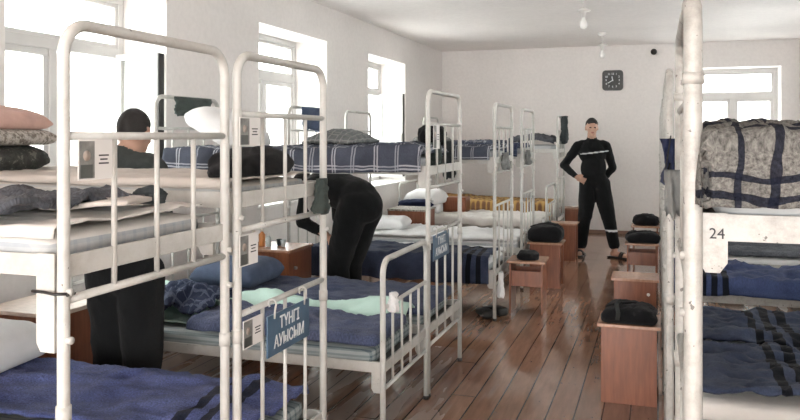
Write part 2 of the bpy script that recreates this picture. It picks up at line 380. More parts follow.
def drape(name, x0, x1, y0, y1, z, hn, hf, hx, mat, label, amp=.012, seed=0, cat='blanket', flare=.012, thick=.010, nx=70, ny=46, group=None, wr=(4, 6), hem=.15, lump=None, foot_extra=0):
    """cloth over a flat rectangle: x0 = foot end (hangs by hx), hn/hf hang on the low-y/high-y sides"""
    bm = bmesh.new(); uvl = bm.loops.layers.uv.new('UVMap')
    sgn = 1 if x1 > x0 else -1; L = abs(x1-x0); Wd = y1-y0; r = .025
    cx, cy = (x0+x1)/2, (y0+y1)/2
    def path(s, W_, a, b):      # s from -a to W_+b -> (pos, drop, outward)
        if s < 0:
            q = min(-s, r*1.57)/r; return (-math.sin(q)*r*0 - r*.0 + -min(-s, r)*.5, (1-math.cos(q))*r + max(0, -s-r*1.57), -1)
        if s > W_:
            q = min(s-W_, r*1.57)/r; return (W_ + min(s-W_, r)*.5, (1-math.cos(q))*r + max(0, s-W_-r*1.57), 1)
        return (s, 0, 0)
    grid = []
    for i in range(nx+1):
        row = []
        for j in range(ny+1):
            u = -hx + (L+hx)*i/nx
            h1 = hn*(1+hem*fbm(u*3, seed*3.3+1, 0)) if hn else 0
            h2 = hf*(1+hem*fbm(u*3, seed*3.3+9, 0)) if hf else 0
            v = -h1 + (Wd+h1+h2)*j/ny
            px, dx, ox = path(u, L, hx, 0); py, dy, oy = path(v, Wd, h1, h2)
            zz = z - max(dx, dy)
            n1 = fbm(u*wr[0]+seed, v*wr[1], seed*1.7, 4); n2 = 1-abs(fbm(u*wr[0]*.7+seed*2+v*1.5, v*wr[1]*.8-u, 3.3, 3))*2.6
            up = amp*(max(0, n1+.25)) + amp*.8*max(0, n2)**2
            n3 = 1-abs(fbm(u*wr[0]*2.1-v*2+seed, v*wr[1]*1.7+u*3, 8.8, 3))*3
            up += amp*.45*max(0, n3)**2
            zz += up*(1 if dx+dy < .01 else .3)
            if lump is not None and dy < .02: zz += lump(u, v)
            out = flare*(dy > r)*(.6+.8*math.sin(u*23+seed*2+4*fbm(u*2, seed, 0))+fbm(u*6, v*3, seed))*min(1, dy/.08)
            outx = flare*(dx > r)*(.6+.8*math.sin(v*25+seed))*min(1, dx/.08)
            yy = py + (out if oy > 0 else -out if oy < 0 else 0)
            xx = px - outx
            vtx = bm.verts.new((sgn*(xx-L/2), yy-Wd/2, zz-z)); row.append((vtx, u+hx, v+.66))
        grid.append(row)
    for i in range(nx):
        for j in range(ny):
            q = [grid[i][j], grid[i+1][j], grid[i+1][j+1], grid[i][j+1]]
            if sgn < 0: q = q[::-1]
            f = bm.faces.new([a[0] for a in q])
            for lp, a in zip(f.loops, q): lp[uvl].uv = (a[1], a[2])
    me = bpy.data.meshes.new(name); bm.to_mesh(me); bm.free()
    for p in me.polygons: p.use_smooth = True
    me.materials.append(mat)
    o = bpy.data.objects.new(name, me); COL.objects.link(o); o.location = (cx, cy, z)
    md = o.modifiers.new('thickness', 'SOLIDIFY'); md.thickness = thick; md.offset = 1
    return tag(o, label, cat, group)
def pillow(loc, L, Wd, T, rz, mat, label, seed=0, tilt=0, roll=0, name='pillow', group=None, sag=0, mats=None):
    bm = bmesh.new(); n = 18; m = 14; rows = {}
    for side in (1, -1):
        for i in range(n+1):
            for j in range(m+1):
                u, v = 2*i/n-1, 2*j/m-1
                edge = i in (0, n) or j in (0, m)
                if edge and side == -1: rows[(side, i, j)] = rows[(1, i, j)]; continue
                h = (max(0, 1-abs(u)**4.0)**.45)*(max(0, 1-abs(v)**4.0)**.45)
                px = u*L/2*(1-.07*(1-abs(u))*0-.06*(1-v*v)*(abs(u) > .0)*abs(u)); py = v*Wd/2*(1-.07*(1-u*u)*abs(v))
                wv = fbm(u*2.2+seed, v*2.2, side*2+seed)*.25+abs(fbm(u*5+seed, v*5, side))*.12
                px *= 1-.07*u*u*v*v; py *= 1-.09*u*u*v*v
                z = side*T/2*h*(1+wv) ; z = max(z, -T*.30)
                z -= sag*(u*u)
                rows[(side, i, j)] = bm.verts.new((px, py, z+T*.30))
    for side in (1, -1):
        for i in range(n):
            for j in range(m):
                q = [rows[(side, i, j)], rows[(side, i+1, j)], rows[(side, i+1, j+1)], rows[(side, i, j+1)]]
                try: bm.faces.new(q if side == 1 else q[::-1])
                except ValueError: pass
    o = mesh_obj(name, bm, mat, None, loc); o.rotation_euler = (tilt, roll, rz)
    md = o.modifiers.new('smooth', 'SUBSURF'); md.levels = 1; md.render_levels = 1
    return tag(o, label, 'pillow', group)
def bundle(name, loc, size, mat, label, cat, seed=0, rz=0, amp=.25, flat=.5, folds=True, group=None, sub=4):
    """crumpled cloth thing resting on z of loc"""
    bm = bmesh.new(); bmesh.ops.create_icosphere(bm, subdivisions=sub, radius=1)
    sx, sy, sz = size
    for v in bm.verts:
        p = v.co.copy()
        q = Vector((math.copysign(abs(p.x)**.7, p.x), math.copysign(abs(p.y)**.7, p.y), p.z))
        n = fbm(p.x*1.6+seed, p.y*1.6, p.z*1.6+seed, 4)*amp*1.5
        if folds: n += amp*.8*(1-abs(fbm(p.x*2.3+seed*3, p.y*3.1, p.z*2.6, 3))*3)*.35
        q *= (1+n)
        z = q.z
        if z < -flat: z = -flat - (z+flat)*-.04
        v.co = Vector((q.x*sx/2*.95, q.y*sy/2*.95, (z+flat)*sz/(1+flat)))
    mz = min(v.co.z for v in bm.verts)
    for v in bm.verts: v.co.z -= mz
    o = mesh_obj(name, bm, mat, None, loc); o.rotation_euler = (0, 0, rz)
    return tag(o, label, cat, group)
def hanging(name, loc, w, h, mat, label, cat, seed=0, rz=0, thick=.02, taper=.2, fold=.02, group=None, parent=None, over=.0):
    """cloth hanging down from z of loc over a bar; width along local y"""
    bm = bmesh.new(); n, m = 16, 22; V = {}
    for s in (0, 1):
        for i in range(n+1):
            for j in range(m+1):
                u, v = 2*i/n-1, j/m
                wd = w/2*(1-taper*math.sin(v*PI)*.6 + .12*fbm(v*4, seed, 1))*(1-(.12 if v > .9 else 0)*(u*u))
                d = fold*(math.sin(u*7+seed+v*2)*v + fbm(u*3+seed, v*4, seed))
                th = thick/2*math.sqrt(max(.05, 1-u*u))*(1-.4*(v > .92))
                zt = -h*v*(1-.10*fbm(u*2, seed, 5)*3*v)
                V[(s, i, j)] = bm.verts.new((d+(th if s else -th), u*wd, zt+over))
    for s in (0, 1):
        for i in range(n):
            for j in range(m):
                bm.faces.new([V[(s, i, j)], V[(s, i+1, j)], V[(s, i+1, j+1)], V[(s, i, j+1)]])
    for j in range(m):
        for i in (0, n): bm.faces.new([V[(0, i, j)], V[(0, i, j+1)], V[(1, i, j+1)], V[(1, i, j)]])
    for i in range(n):
        for j in (0, m): bm.faces.new([V[(0, i, j)], V[(0, i+1, j)], V[(1, i+1, j)], V[(1, i, j)]])
    o = mesh_obj(name, bm, mat, parent, loc); o.rotation_euler = (0, 0, rz)
    if parent is None: tag(o, label, cat, group)
    return o

# ------------------------------------------------------------------ room
XL, XR, YB, YF, H, TW = -3.36, 1.93, -7.0, 12.27, 2.89, .48
def struct(name, bm, mat, smooth=False, parent=None):
    o = mesh_obj(name, bm, mat, parent, smooth=smooth)
    if parent is None: o['kind'] = 'structure'
    return o
bm = bmesh.new(); box(bm, XL-.01, XR+.01, YB-.01, YF+.01, -.12, 0); struct('floor', bm, M['floor'])
bm = bmesh.new(); box(bm, XL-TW, XR+TW, YB-.4, YF+TW, H, H+.2); struct('ceiling', bm, M['ceil'])
ZS, ZT = .88, 2.515
bm = bmesh.new()
ys = sorted(WIN_Y); prev = YB-.4
for a, b in ys:
    box(bm, XL-TW, XL, prev, a, -.12, H); box(bm, XL-TW, XL, a, b, -.12, ZS-.03); box(bm, XL-TW, XL, a, b, ZT, H); prev = b
box(bm, XL-TW, XL, prev, YF+TW, -.12, H)
struct('wall_left', bm, M['wall'])
FX0, FX1 = .36, 1.70
bm = bmesh.new()
box(bm, XL-.0, FX0, YF, YF+TW, -.12, H); box(bm, FX1, XR+TW, YF, YF+TW, -.12, H)
box(bm, FX0, FX1, YF, YF+TW, -.12, ZS-.03); box(bm, FX0, FX1, YF, YF+TW, ZT, H)
struct('wall_far', bm, M['wall'])
bm = bmesh.new(); prev = YB-.4
for a, b in ys:
    box(bm, XR, XR+TW, prev, a, -.12, H); box(bm, XR, XR+TW, a, b, -.12, ZS-.03); box(bm, XR, XR+TW, a, b, ZT, H); prev = b
box(bm, XR, XR+TW, prev, YF, -.12, H)
struct('wall_right', bm, M['wall'])
bm = bmesh.new(); box(bm, XL, XR, YB-.38, YB, -.12, H)
struct('wall_back', bm, M['wall'])
for nm, a in (('baseboard_far', (XL, XR, YF-.018, YF, 0, .05)), ('baseboard_left', (XL, XL+.018, YB, YF, 0, .05)), ('baseboard_right', (XR-.018, XR, YB, YF, 0, .05))):
    bm = bmesh.new(); box(bm, *a); struct(nm, bm, M['trim'])

def window(idx, org, rz, w, open_sash=False, mullion=.5):
    """frame in local x (width, 0..w), local y = outward depth; org = inner corner of wall opening at floor"""
    D = .40; zb, zt = ZS, 2.46; tr = 2.10
    root = bpy.data.objects.new('window_%d' % idx, None); COL.objects.link(root); root.location = org; root.rotation_euler = (0, 0, rz); root['kind'] = 'structure'
    bm = bmesh.new(); f = .055; d0, d1 = D-.03, D+.04
    for a in ((0, w, d0, d1, zb, zb+f), (0, w, d0, d1, zt, ZT), (0, f, d0, d1, zb, zt), (w-f, w, d0, d1, zb, zt),
              (f, w-f, d0, d1, tr-.035, tr+.035), (w*mullion-.032, w*mullion+.032, d0, d1, zb+f, tr-.035)):
        box(bm, *a, bev=.004)
    fr = struct('window_frame', bm, M['pvc'], parent=root)
    def sash(x0, x1, z0, z1, nm='window_sash', parent=root, yy=D, t=.045):
        s = bmesh.new()
        for a in ((x0, x1, yy-.02, yy+.03, z0, z0+t), (x0, x1, yy-.02, yy+.03, z1-t, z1), (x0, x0+t, yy-.02, yy+.03, z0+t, z1-t), (x1-t, x1, yy-.02, yy+.03, z0+t, z1-t)):
            box(s, *a, bev=.004)
        so = struct(nm, s, M['pvc'], parent=parent)
        g = bmesh.new(); box(g, x0+t, x1-t, yy, yy+.005, z0+t, z1-t); struct('window_pane', g, M['glass'], parent=so)
        return so
    sash(f, w-f, tr+.035, zt, t=.03)
    mid = w*mullion
    sash(f, mid-.032, zb+f, tr-.035)
    if open_sash:
        # the casement beside the far jamb stands open into the reveal
        s = sash(0, .36, zb+f, tr-.01, yy=0)
        s.location = (w-.075, D-.035, 0); s.rotation_euler = (0, 0, -PI/2+.03)
        e = bmesh.new(); box(e, .353, .366, -.027, .037, zb+f, tr-.01); struct('window_seal', e, M['rubber'], parent=s)
        hb = bmesh.new(); box(hb, .32, .345, -.05, -.02, 1.42, 1.54, bev=.006); struct('window_handle', hb, M['pvc'], parent=s)
        g = bmesh.new(); box(g, mid+.032, w-f, D+.035, D+.038, zb+f, tr-.035); struct('window_pane', g, M['glass'], parent=root)
    else:
        s = sash(mid+.032, w-f, zb+f, tr-.035)
        hb = bmesh.new(); box(hb, mid+.04, mid+.06, D-.06, D-.02, 1.42, 1.54, bev=.006); struct('window_handle', hb, M['pvc'], parent=s)
    sl = bmesh.new(); box(sl, -.02, w+.02, -.05, D-.03, ZS-.03, ZS, bev=.008); box(sl, 0, w, D-.03, TW, ZS-.03, ZS)
    struct('window_sill', sl, M['sill'], parent=root)
    return root
for i, (a, b) in enumerate(WIN_Y[:]):
    # local x -> world y, local y -> world -x
    window(i+1, (XL, a, 0), PI/2, b-a, open_sash=(i in (0, 2)), mullion=.52)
window(6, (FX0, YF, 0), 0, FX1-FX0, mullion=.54)
for i, (a, b) in enumerate(WIN_Y[:]):
    window(i+7, (XR, b, 0), -PI/2, b-a, mullion=.5)  # unseen right-wall windows, added as soft fill from that side
# bare ground and a pale far wall outside
bm = bmesh.new(); box(bm, -60, 60, -60, 60, -1.4, -1.3); o = struct('ground', bm, M['ground'])
bm = bmesh.new(); box(bm, -34, -33, -20, 40, -1.3, 2.6); struct('wall_yard', bm, M['facade'])
bm = bmesh.new(); box(bm, -20, 30, 52, 53, -1.3, 4.6); struct('wall_yard_far', bm, M['facade'])

# ------------------------------------------------------------------ beds
TR = .0145
def bed(xf, d, y0, y1, label, cat, kind='bunk', L=1.85, H1=1.775, z_up=1.30, z_lo=.38, bars=(1.57, 1.2), low=(.93, .29), n=3, r=TR, mat=None, rz=0, group=None, head_bars=(1.55, 1.2), brk=.13, lowspin=True, boff=0):
    mat = mat or M['metal']; yc = (y0+y1)/2; hw = (y1-y0)/2
    root = empty('bunk_bed' if kind == 'bunk' else 'single_bed', (xf+d*L/2, yc, 0), rz, label, cat, group)
    def end(nm, x, Ht, upper, lower, ns, plates):
        bm = bmesh.new(); tube(bm, arch(-hw, hw, Ht-r, .075, x), r)
        fr = mesh_obj(nm, bm, mat, root)
        for zz in list(upper)+list(lower):
            b = bmesh.new(); tube(b, [(x, -hw, zz), (x, hw, zz)], r*.72, 10); mesh_obj('crossbar', b, mat, fr)
        for pair in (upper, lower):
            if len(pair) < 2: continue
            for k in range(ns):
                yy = -hw+2*hw*(k+1)/(ns+1); b = bmesh.new(); tube(b, [(x, yy, pair[1]), (x, yy, pair[0])], r*.5, 8); mesh_obj('spindle', b, mat, fr)
        for zz in plates:
            b = bmesh.new(); box(b, x-d*(-.004 if (x*d < 0) else .004)-.006, x-d*(-.004 if (x*d < 0) else .004)+.006, -hw+r*.5, hw-r*.5, zz-.026, zz+.026, bev=.002)
            mesh_obj('end_rail', b, mat, fr, smooth=False)
        if kind == 'bunk':
            for s in (-1, 1):
                for c0, c1 in ((.845, .885), (1.600, 1.622)) if r > .017 else ((.845, .885),):
                    b = bmesh.new(); tube(b, [(x, s*hw, c0), (x, s*hw, c1)], r*1.2, 14); mesh_obj('collar', b, mat, fr)
                for zb in (z_up-.055, z_up-.165):
                    b = bmesh.new(); tube(b, [(x, s*hw, zb), (x-d*math.copysign(1, -x*d)*0+(.024 if d < 0 else -.024), s*hw, zb)], .0085, 10); mesh_obj('bolt', b, mat, fr)
        for s in (-1, 1):
            b = bmesh.new(); tube(b, [(x, s*hw, 0), (x, s*hw, .02)], r*1.15, 12); mesh_obj('foot_cap', b, M['rubber'], fr)
    xe = -d*L/2      # foot end in local x
    up = (z_up,) if kind == 'bunk' else ()
    end('foot_frame', xe, H1, bars if kind == 'bunk' else (), low, n, up+(z_lo,))
    end('head_frame', -xe, H1, head_bars if kind == 'bunk' else (), low, n, up+(z_lo,))
    for zz in up+(z_lo,):
        for s in (-1, 1):
            b = bmesh.new(); yy = s*(hw-.012); hx = L/2-r*.6
            box(b, -hx+boff, hx-boff, yy-.003, yy+.003, zz-.026, zz+.026, bev=.001)
            box(b, -hx, hx, min(yy, yy-s*.03), max(yy, yy-s*.03), zz-.026, zz-.021)
            bh = (brk if (s < 0 or boff == 0) else .10) if zz > 1 else .15
            for e in (-1, 1):
                p0, p1 = sorted((e*(hx-boff), e*(hx-boff-.052)))
                prof = [(p0, zz+.028), (p1, zz+.028), (p1, zz+.028-bh+.02*(e < 0)), (p1-.012 if e > 0 else p1-.014, zz+.028-bh), (p0+.012, zz+.028-bh), (p0, zz+.028-bh+.02)]
                f1 = [b.verts.new((px, yy-.007, pz)) for px, pz in prof]; f2 = [b.verts.new((px, yy+.007, pz)) for px, pz in prof]
                b.faces.new(f1); b.faces.new(f2[::-1]); q = len(prof)
                for k in range(q): b.faces.new((f1[k], f1[(k+1) % q], f2[(k+1) % q], f2[k]))
            mesh_obj('side_rail', b, mat, root, smooth=False)
        b = bmesh.new(); box(b, -L/2+.02, L/2-.02, -hw+.02, hw-.02, zz-.018, zz-.008); mesh_obj('spring_base', b, M['spring'], root, smooth=False)
    return root

LX = -1.25
LB = [  # xf, y0, y1
    (-1.283, 1.422, 2.112), (-1.262, 2.150, 2.815), (LX, 4.255, 5.005), (LX, 6.17, 6.94), (LX, 7.49, 8.22), (LX, 10.33, 11.07)]
g = 'left row bunk beds'
B1 = bed(*(LB[0][0], -1, LB[0][1], LB[0][2]), 'white bunk bed whose footboard carries the photo card, beside the dark camouflage bundle side', 'bunk bed', z_up=1.200, bars=(1.50, 1.125), low=(.50, .22), brk=.228, boff=.022)
B1['label'] = 'white bunk bed with crumpled grey blanket on top, black cord tied round its post'
B2 = bed(LB[1][0], -1, LB[1][1], LB[1][2], 'white tubular bunk bed with the large blue lettered plate hung on its footboard', 'bunk bed', z_up=1.295)
B3 = bed(LB[2][0], -1, LB[2][1], LB[2][2], 'white bunk bed with navy plaid blanket above and small grey-blue plate on its footboard', 'bunk bed')
B4 = bed(LB[3][0], -1, LB[3][1], LB[3][2], 'white tubular bunk bed with striped navy blanket below, white rag tied at its foot', 'bunk bed')
B5 = bed(LB[4][0], -1, LB[4][1], LB[4][2], 'white tubular bunk bed next to the stool with large black bag, white sheet below', 'bunk bed')
B6 = bed(LB[5][0], -1, LB[5][1], LB[5][2], 'white tubular bunk bed by the far wall with ochre patterned blanket below', 'bunk bed')
L1 = bed(LX, -1, 3.485, 4.215, 'low white single bed with rounded footboard and mint sheet', 'bed', kind='low', H1=.915, low=(.67, .28), n=4)
L2 = bed(LX, -1, 9.27, 10.05, 'low white single bed with white bedding standing before the far bunk', 'bed', kind='low', H1=.91, low=(.67, .28), n=3)
RX = .047
RB = [(1.59, 2.34), (3.18, 3.93), (3.975, 4.72), (5.70, 6.45), (7.20, 7.93), (9.0, 9.75), (10.6, 11.35)]
RL = ['thick white-painted bunk bed marked 24 with grey wool plaid blanket on top',
      'worn white bunk bed with navy mask and string hung from its foot post',
      'worn white bunk bed sharing its long side with the bunk hung with a navy mask',
      'worn white bunk bed beside the stool with a white dot on its side',
      'worn white bunk bed beside the open-sided stool with a crumpled black bag',
      'worn white bunk bed on the aisle just beyond the last dark stool of its side',
      'worn white bunk bed nearest the far wall window']
RBED = []
for i, (a, b) in enumerate(RB):
    RBED.append(bed(RX if i else .066, 1, a, b, RL[i], 'bunk bed', L=1.80, H1=1.785 if i == 0 else 1.77, mat=M['metal_old'], r=.0175 if i == 0 else .0155, z_up=1.324 if i == 0 else 1.30, brk=.115))
# "24" on the bracket of the near bed
def text_mesh(name, s, size, mat, parent, loc, rot, sx=1, ext=.0008, al='CENTER', offset=0):
    c = bpy.data.curves.new(name, 'FONT'); c.body = s; c.size = size; c.align_x = al; c.align_y = 'CENTER'; c.extrude = ext; c.offset = offset
    t = bpy.data.objects.new('tmp', c); COL.objects.link(t)
    dg = bpy.context.evaluated_depsgraph_get(); me = bpy.data.meshes.new_from_object(t.evaluated_get(dg))
    bpy.data.objects.remove(t); bpy.data.curves.remove(c)
    me.materials.clear(); me.materials.append(mat)
    o = bpy.data.objects.new(name, me); COL.objects.link(o); o.parent = parent; o.location = loc; o.rotation_euler = rot; o.scale = (sx, 1, 1); return o
num = text_mesh('bed_number', '24', .029, M['ink'], RBED[0], (-.857, -.3735, 1.312), (PI/2, 0, 0), 1.0)

# ------------------------------------------------------------------ bedding, left row
def mt(i, z_r, mat, label, top=None, t=.075, y=None, seed=0, xf=None):
    a = LB[i]; return mattress(a[0], -1, 1.85, a[1], a[2], z_r+.002, t, mat, label, seed, top)
HX = lambda xf: xf-1.80
# bunk 1 top
mt(0, 1.200-.008, M['tick'], 'thin striped grey mattress on the top bunk with the pillow bundle pile side', M['sheet'], .070, seed=1)['label'] = 'pale striped mattress on the upper level of the bunk holding the crumpled grey blanket'
drape('sheet', -1.335, -3.02, 1.462, 2.065, 1.277, .035, .0, 0, M['sheet'], 'off-white sheet under the crumpled grey blanket, corner folded over the mattress side', .010, 3, 'sheet', hem=.6, thick=.004)
drape('blanket', -1.44, -2.95, 1.45, 1.93, 1.287, .0, 0, 0, M['char_wool'], 'crumpled charcoal grey blanket lying on the white sheet of an upper bunk', .036, 5, wr=(5, 7), thick=.014)
# folded sheet flap at the foot corner
def flap(loc, label, mat, w=.22, l=.3, seed=0, rz=0):
    bm = softbox(l, w, .014, .006, (18, 12, 1), lambda p: Vector((0, 0, .012*max(0, fbm(p.x*9+seed, p.y*9, 0)+.3)+.01*(p.x/l+.5))))
    o = mesh_obj('folded_sheet', bm, mat, None, loc); o.rotation_euler = (0, 0, rz); return tag(o, label, 'sheet')
flap((-1.47, 1.76, 1.300), 'beige sheet corner folded back beside the grey blanket behind the bunk spindles', M['beige'], .20, .24, 2, .3)
bundle('sock', (-1.46, 1.975, 1.296), (.10, .075, .05), M['char_cloth'], 'small rolled grey sock on the sheet behind the footboard spindles', 'sock', 4)
# bunk 2 top
mt(1, 1.295-.008, M['tick'], 'thin mattress on the upper bunk under the black jacket', M['beige'], .05, seed=2)
drape('sheet', -1.30, -3.02, 2.18, 2.785, 1.348, .03, 0, .0, M['beige'], 'wrinkled beige sheet on the upper bunk under the black jacket', .010, 7, 'sheet', hem=.6, thick=.004)
bundle('jacket', (-1.400, 2.49, 1.358), (.18, .50, .095), M['black_cloth'], 'folded black jacket lying on the upper bunk at the blue plate footboard', 'jacket', 3, .05, .22, .55)
# pillow pile at the head of bunk 2
bundle('duffel', (-2.62, 2.44, 1.360), (.46, .50, .11), M['camo_dark'], 'dark camouflage cloth bundle, lowest of the pile by the window', 'bundle', 8, .2, .12, .6)
pillow((-2.64, 2.42, 1.462), .54, .52, .095, .15, M['camo_light'], 'speckled grey pillow in the middle of the pile by the window', 2)
pillow((-2.67, 2.41, 1.546), .56, .50, .105, .1, M['pink'], 'dusty pink pillow on the pile by the window', 4, sag=.03)
# bunks 1 and 2 below
for i, nm in ((0, 'striped mattress under the plain blue blanket nearer the camera'), (1, 'striped mattress under the blue blanket with two dark stripes')):
    mt(i, .372, M['tick_teal'], nm, None, .08, seed=i+4)
drape('blanket', -1.34, -2.9, 1.475, 2.07, .472, .03, .02, .0, M['blue_wool'], 'plain blue wool blanket with white pillow on it, lower bed nearest the camera', .030, 11, wr=(2.5, 3.5), thick=.012)
drape('blanket', -1.315, -3.0, 2.19, 2.775, .478, .02, .03, .0, M['blue_wool'], 'blue wool blanket with dark stripes on the lower bed behind the blue lettered plate', .030, 13, wr=(2.5, 3.5), thick=.012)
pillow((-2.80, 2.56, .525), .58, .48, .20, .12, M['white_cloth'], 'plump white pillow on the blue blanket in front of the brown cabinet', 6)
pillow((-2.83, 1.75, .51), .46, .50, .13, .1, M['white_cloth'], 'flat white pillow on the plain blue blanket, nearer than the plump one', 16)

# low bed L1 and bunk 3
mattress(LX, -1, 1.85, 3.485, 4.215, .374, .085, M['tick_teal'], 'striped teal mattress on the low bed with the mint sheet', 6)
drape('sheet', -1.31, -3.0, 3.60, 4.19, .468, .0, .0, 0, M['mint'], 'mint green sheet spread over the low bed and bunched along its far side', .018, 21, 'sheet', hem=.5,
      lump=lambda u, v: .075*math.exp(-((v-.50)/.09)**2)*(1+.3*math.sin(u*9)), thick=.006)
drape('blanket', -1.30, -2.35, 3.512, 3.93, .500, .035, .0, .03, M['slate_wool'], 'crumpled slate blue blanket on the low bed with its corner hanging at the footboard', .030, 22, wr=(3, 4.5), thick=.014)
drape('blanket', -2.34, -2.72, 3.60, 4.00, .52, .02, .0, 0, M['plaid_dark'], 'dark blue plaid cloth folded on the low bed beside the mint sheet', .05, 24, wr=(7, 8), thick=.02, nx=30, ny=30,
      lump=lambda u, v: .075*math.sin(min(1, max(0, u/.38))*PI)**.5*math.sin(min(1, max(0, v/.40))*PI)**.5)
pillow((-2.84, 3.85, .52), .36, .5, .13, 0, M['mint'], 'mint green pillow at the head of the low bed', 9)
mt(2, .372, M['tick_teal'], 'striped mattress on the lower bed beyond the mint sheet', None, .085, seed=9)
drape('blanket', -1.30, -2.9, 4.30, 4.965, .470, .03, .03, .03, M['slate_wool'], 'slate blue blanket on the lower bed between the mint sheet and the bending person', .026, 26, wr=(3, 4), thick=.012)
pillow((-2.70, 4.62, .515), .50, .60, .19, .05, M['slate_cloth'], 'slate blue covered pillow on the lower bed in front of the brown bedside cabinet', 11)
mt(2, 1.292, M['tick'], 'mattress under the navy plaid blanket on the upper bunk with the small plate', None, .085, seed=12)
drape('blanket', -1.30, -3.02, 4.245, 4.965, 1.392, .125, .035, .03, M['plaid_navy'], 'navy plaid blanket with pale double lines hanging over the near upper bunk side', .024, 28, wr=(3, 4), thick=.012, nx=90, ny=60,
      lump=lambda u, v: .035*math.exp(-((u-.12)/.16)**2))
pillow((-2.80, 4.62, 1.49), .46, .60, .20, 0, M['white_cloth'], 'white pillow on the navy plaid upper bunk under the hung towel', 13, tilt=.0, roll=.50)
# bunk 4
mt(3, 1.292, M['tick'], 'mattress under the pale-lined blue plaid blanket on the middle upper bunk', None, .085, seed=14)
drape('blanket', -1.30, -3.02, 6.160, 6.90, 1.392, .11, .03, .03, M['plaid_navy'], 'navy plaid blanket on the upper bunk above the striped navy blanket', .022, 31, wr=(4, 5), thick=.012)
drape('blanket', -2.50, -3.0, 6.25, 6.87, 1.425, .02, .02, 0, M['plaid_ash'], 'grey checked blanket heaped at the head of the middle upper bunk', .02, 33, wr=(5, 6), thick=.02, nx=40, ny=40,
      lump=lambda u, v: .11*math.sin(min(1, max(0, u/.50))*PI)**.6*math.sin(min(1, max(0, v/.62))*PI)**.6)
mt(3, .372, M['tick'], 'mattress on the lower bed with the striped navy blanket', M['white_cloth'], .085, seed=16)
drape('sheet', -1.30, -2.95, 6.21, 6.90, .470, .0, .03, 0, M['white_cloth'], 'white sheet folded out beside the striped navy blanket', .018, 36, 'sheet', thick=.006)
drape('blanket', -1.295, -2.9, 6.158, 6.62, .500, .22, .0, .0, M['navy_str'], 'navy blanket with three black stripes hanging over the side of a lower bed', .026, 37, wr=(3, 4), thick=.014, flare=.02)
# bunk 5
mt(4, 1.292, M['tick'], 'mattress on the upper bunk over the white-sheeted lower bed', None, .085, seed=17)
drape('blanket', -1.30, -3.02, 7.48, 8.18, 1.392, .11, .03, .03, M['plaid_dark'], 'dark plaid blanket on the upper bunk over the white-sheeted lower bed', .022, 39, thick=.012)
pillow((-2.25, 7.80, 1.42), .42, .40, .10, .4, M['grey_cloth'], 'flat grey pillow lying on a far upper bunk before the window', 19)
mt(4, .372, M['tick'], 'mattress under white bedding on the lower bed behind the striped navy blanket', M['white_cloth'], .085, seed=18)
drape('sheet', -1.30, -3.0, 7.525, 8.185, .475, .03, .03, 0, M['white_cloth'], 'white sheet over the lower bed behind the striped navy blanket', .030, 41, 'sheet', wr=(3, 4), thick=.01)
pillow((-2.72, 7.85, .515), .40, .55, .15, .1, M['white_cloth'], 'low white pillow on the white sheet beside the bending person', 21)
# low bed L2
mattress(LX, -1, 1.85, 9.27, 10.05, .374, .09, M['tick'], 'mattress of the low white bed before the far bunk', 19, M['white_cloth'])
drape('sheet', -1.30, -3.0, 9.26, 10.015, .478, .10, .03, 0, M['sheet'], 'wrinkled white sheet on the low bed before the far bunk', .030, 43, 'sheet', wr=(4, 5), thick=.012)
pillow((-2.83, 9.55, .515), .44, .60, .17, .1, M['white_cloth'], 'lower white pillow of the stack on the far low bed', 23)
pillow((-2.82, 9.53, .645), .46, .62, .22, -.1, M['white_cloth'], 'upper white pillow of the stack on the far low bed', 25, sag=.02)
bundle('scarf', (-2.86, 9.21, .60), (.44, .12, .11), M['navy_cloth'], 'navy cloth bunched against the white pillows on the far low bed', 'cloth', 9)
bm = softbox(.30, .30, .19, .01, (6, 6, 4)); o = mesh_obj('storage_box', bm, M['wood'], None, (-2.50, 9.85, .51)); tag(o, 'reddish brown box on the low bed near the ochre blanket', 'box')
# bunk 6
mt(5, 1.292, M['tick'], 'mattress on the far upper bunk by the wall', None, .085, seed=21)
drape('blanket', -1.95, -3.02, 10.365, 11.035, 1.392, .03, .03, .0, M['plaid_navy'], 'navy plaid blanket on the far upper bunk by the wall', .030, 47, thick=.012)
drape('blanket', -1.30, -1.90, 10.36, 11.04, 1.395, .03, .03, 0, M['char_wool'], 'dark grey blanket at the foot of the far upper bunk', .05, 48, thick=.02, nx=40, ny=30,
      lump=lambda u, v: .05*math.sin(min(1, max(0, u/.6))*PI)**.6)
mt(5, .372, M['tick'], 'mattress under the ochre patterned blanket', None, .09, seed=22)
drape('blanket', -1.30, -3.02, 10.318, 11.035, .50, .14, .03, .0, M['ochre'], 'ochre yellow patterned blanket on the lower bed by the far wall', .03, 49, thick=.03, wr=(2, 3),
      lump=lambda u, v: .07+.05*max(0, (u-1.0)))

# ------------------------------------------------------------------ bedding, right row
def rmt(i, z, label, mat=None, t=.085, top=None): return mattress(RX, 1, 1.80, RB[i][0], RB[i][1], z, t, mat or M['tick'], label, 30+i, top)
rmt(0, 1.326, 'mattress under the grey wool plaid blanket on the bunk marked 24', t=.066)
drape('blanket', .104, 1.78, 1.570, 2.28, 1.484, .136, .13, .136, M['plaid_grey'], 'thick crumpled grey wool plaid blanket with navy bands on the bunk marked 24', .022, 51, wr=(6, 7), thick=.014, nx=220, ny=120, flare=.007, hem=.03)
rmt(0, .374, 'mattress on the lower bed of the bunk marked 24')
drape('blanket', .12, 1.78, 1.63, 2.30, .474, .03, .03, 0, M['navy_str'], 'navy blanket on the lower bed of the bunk marked 24', .03, 54, thick=.012)
rmt(1, .374, 'pale mattress under the navy striped blanket low beside the big white post', M['sheet'], .095)
drape('blanket', .11, 1.78, 3.215, 3.895, .486, .02, .02, 0, M['navy_aisle'], 'navy wool blanket with black stripes on the lower bed just past the thick post', .040, 55, wr=(2.5, 4), thick=.014, nx=100, ny=60)
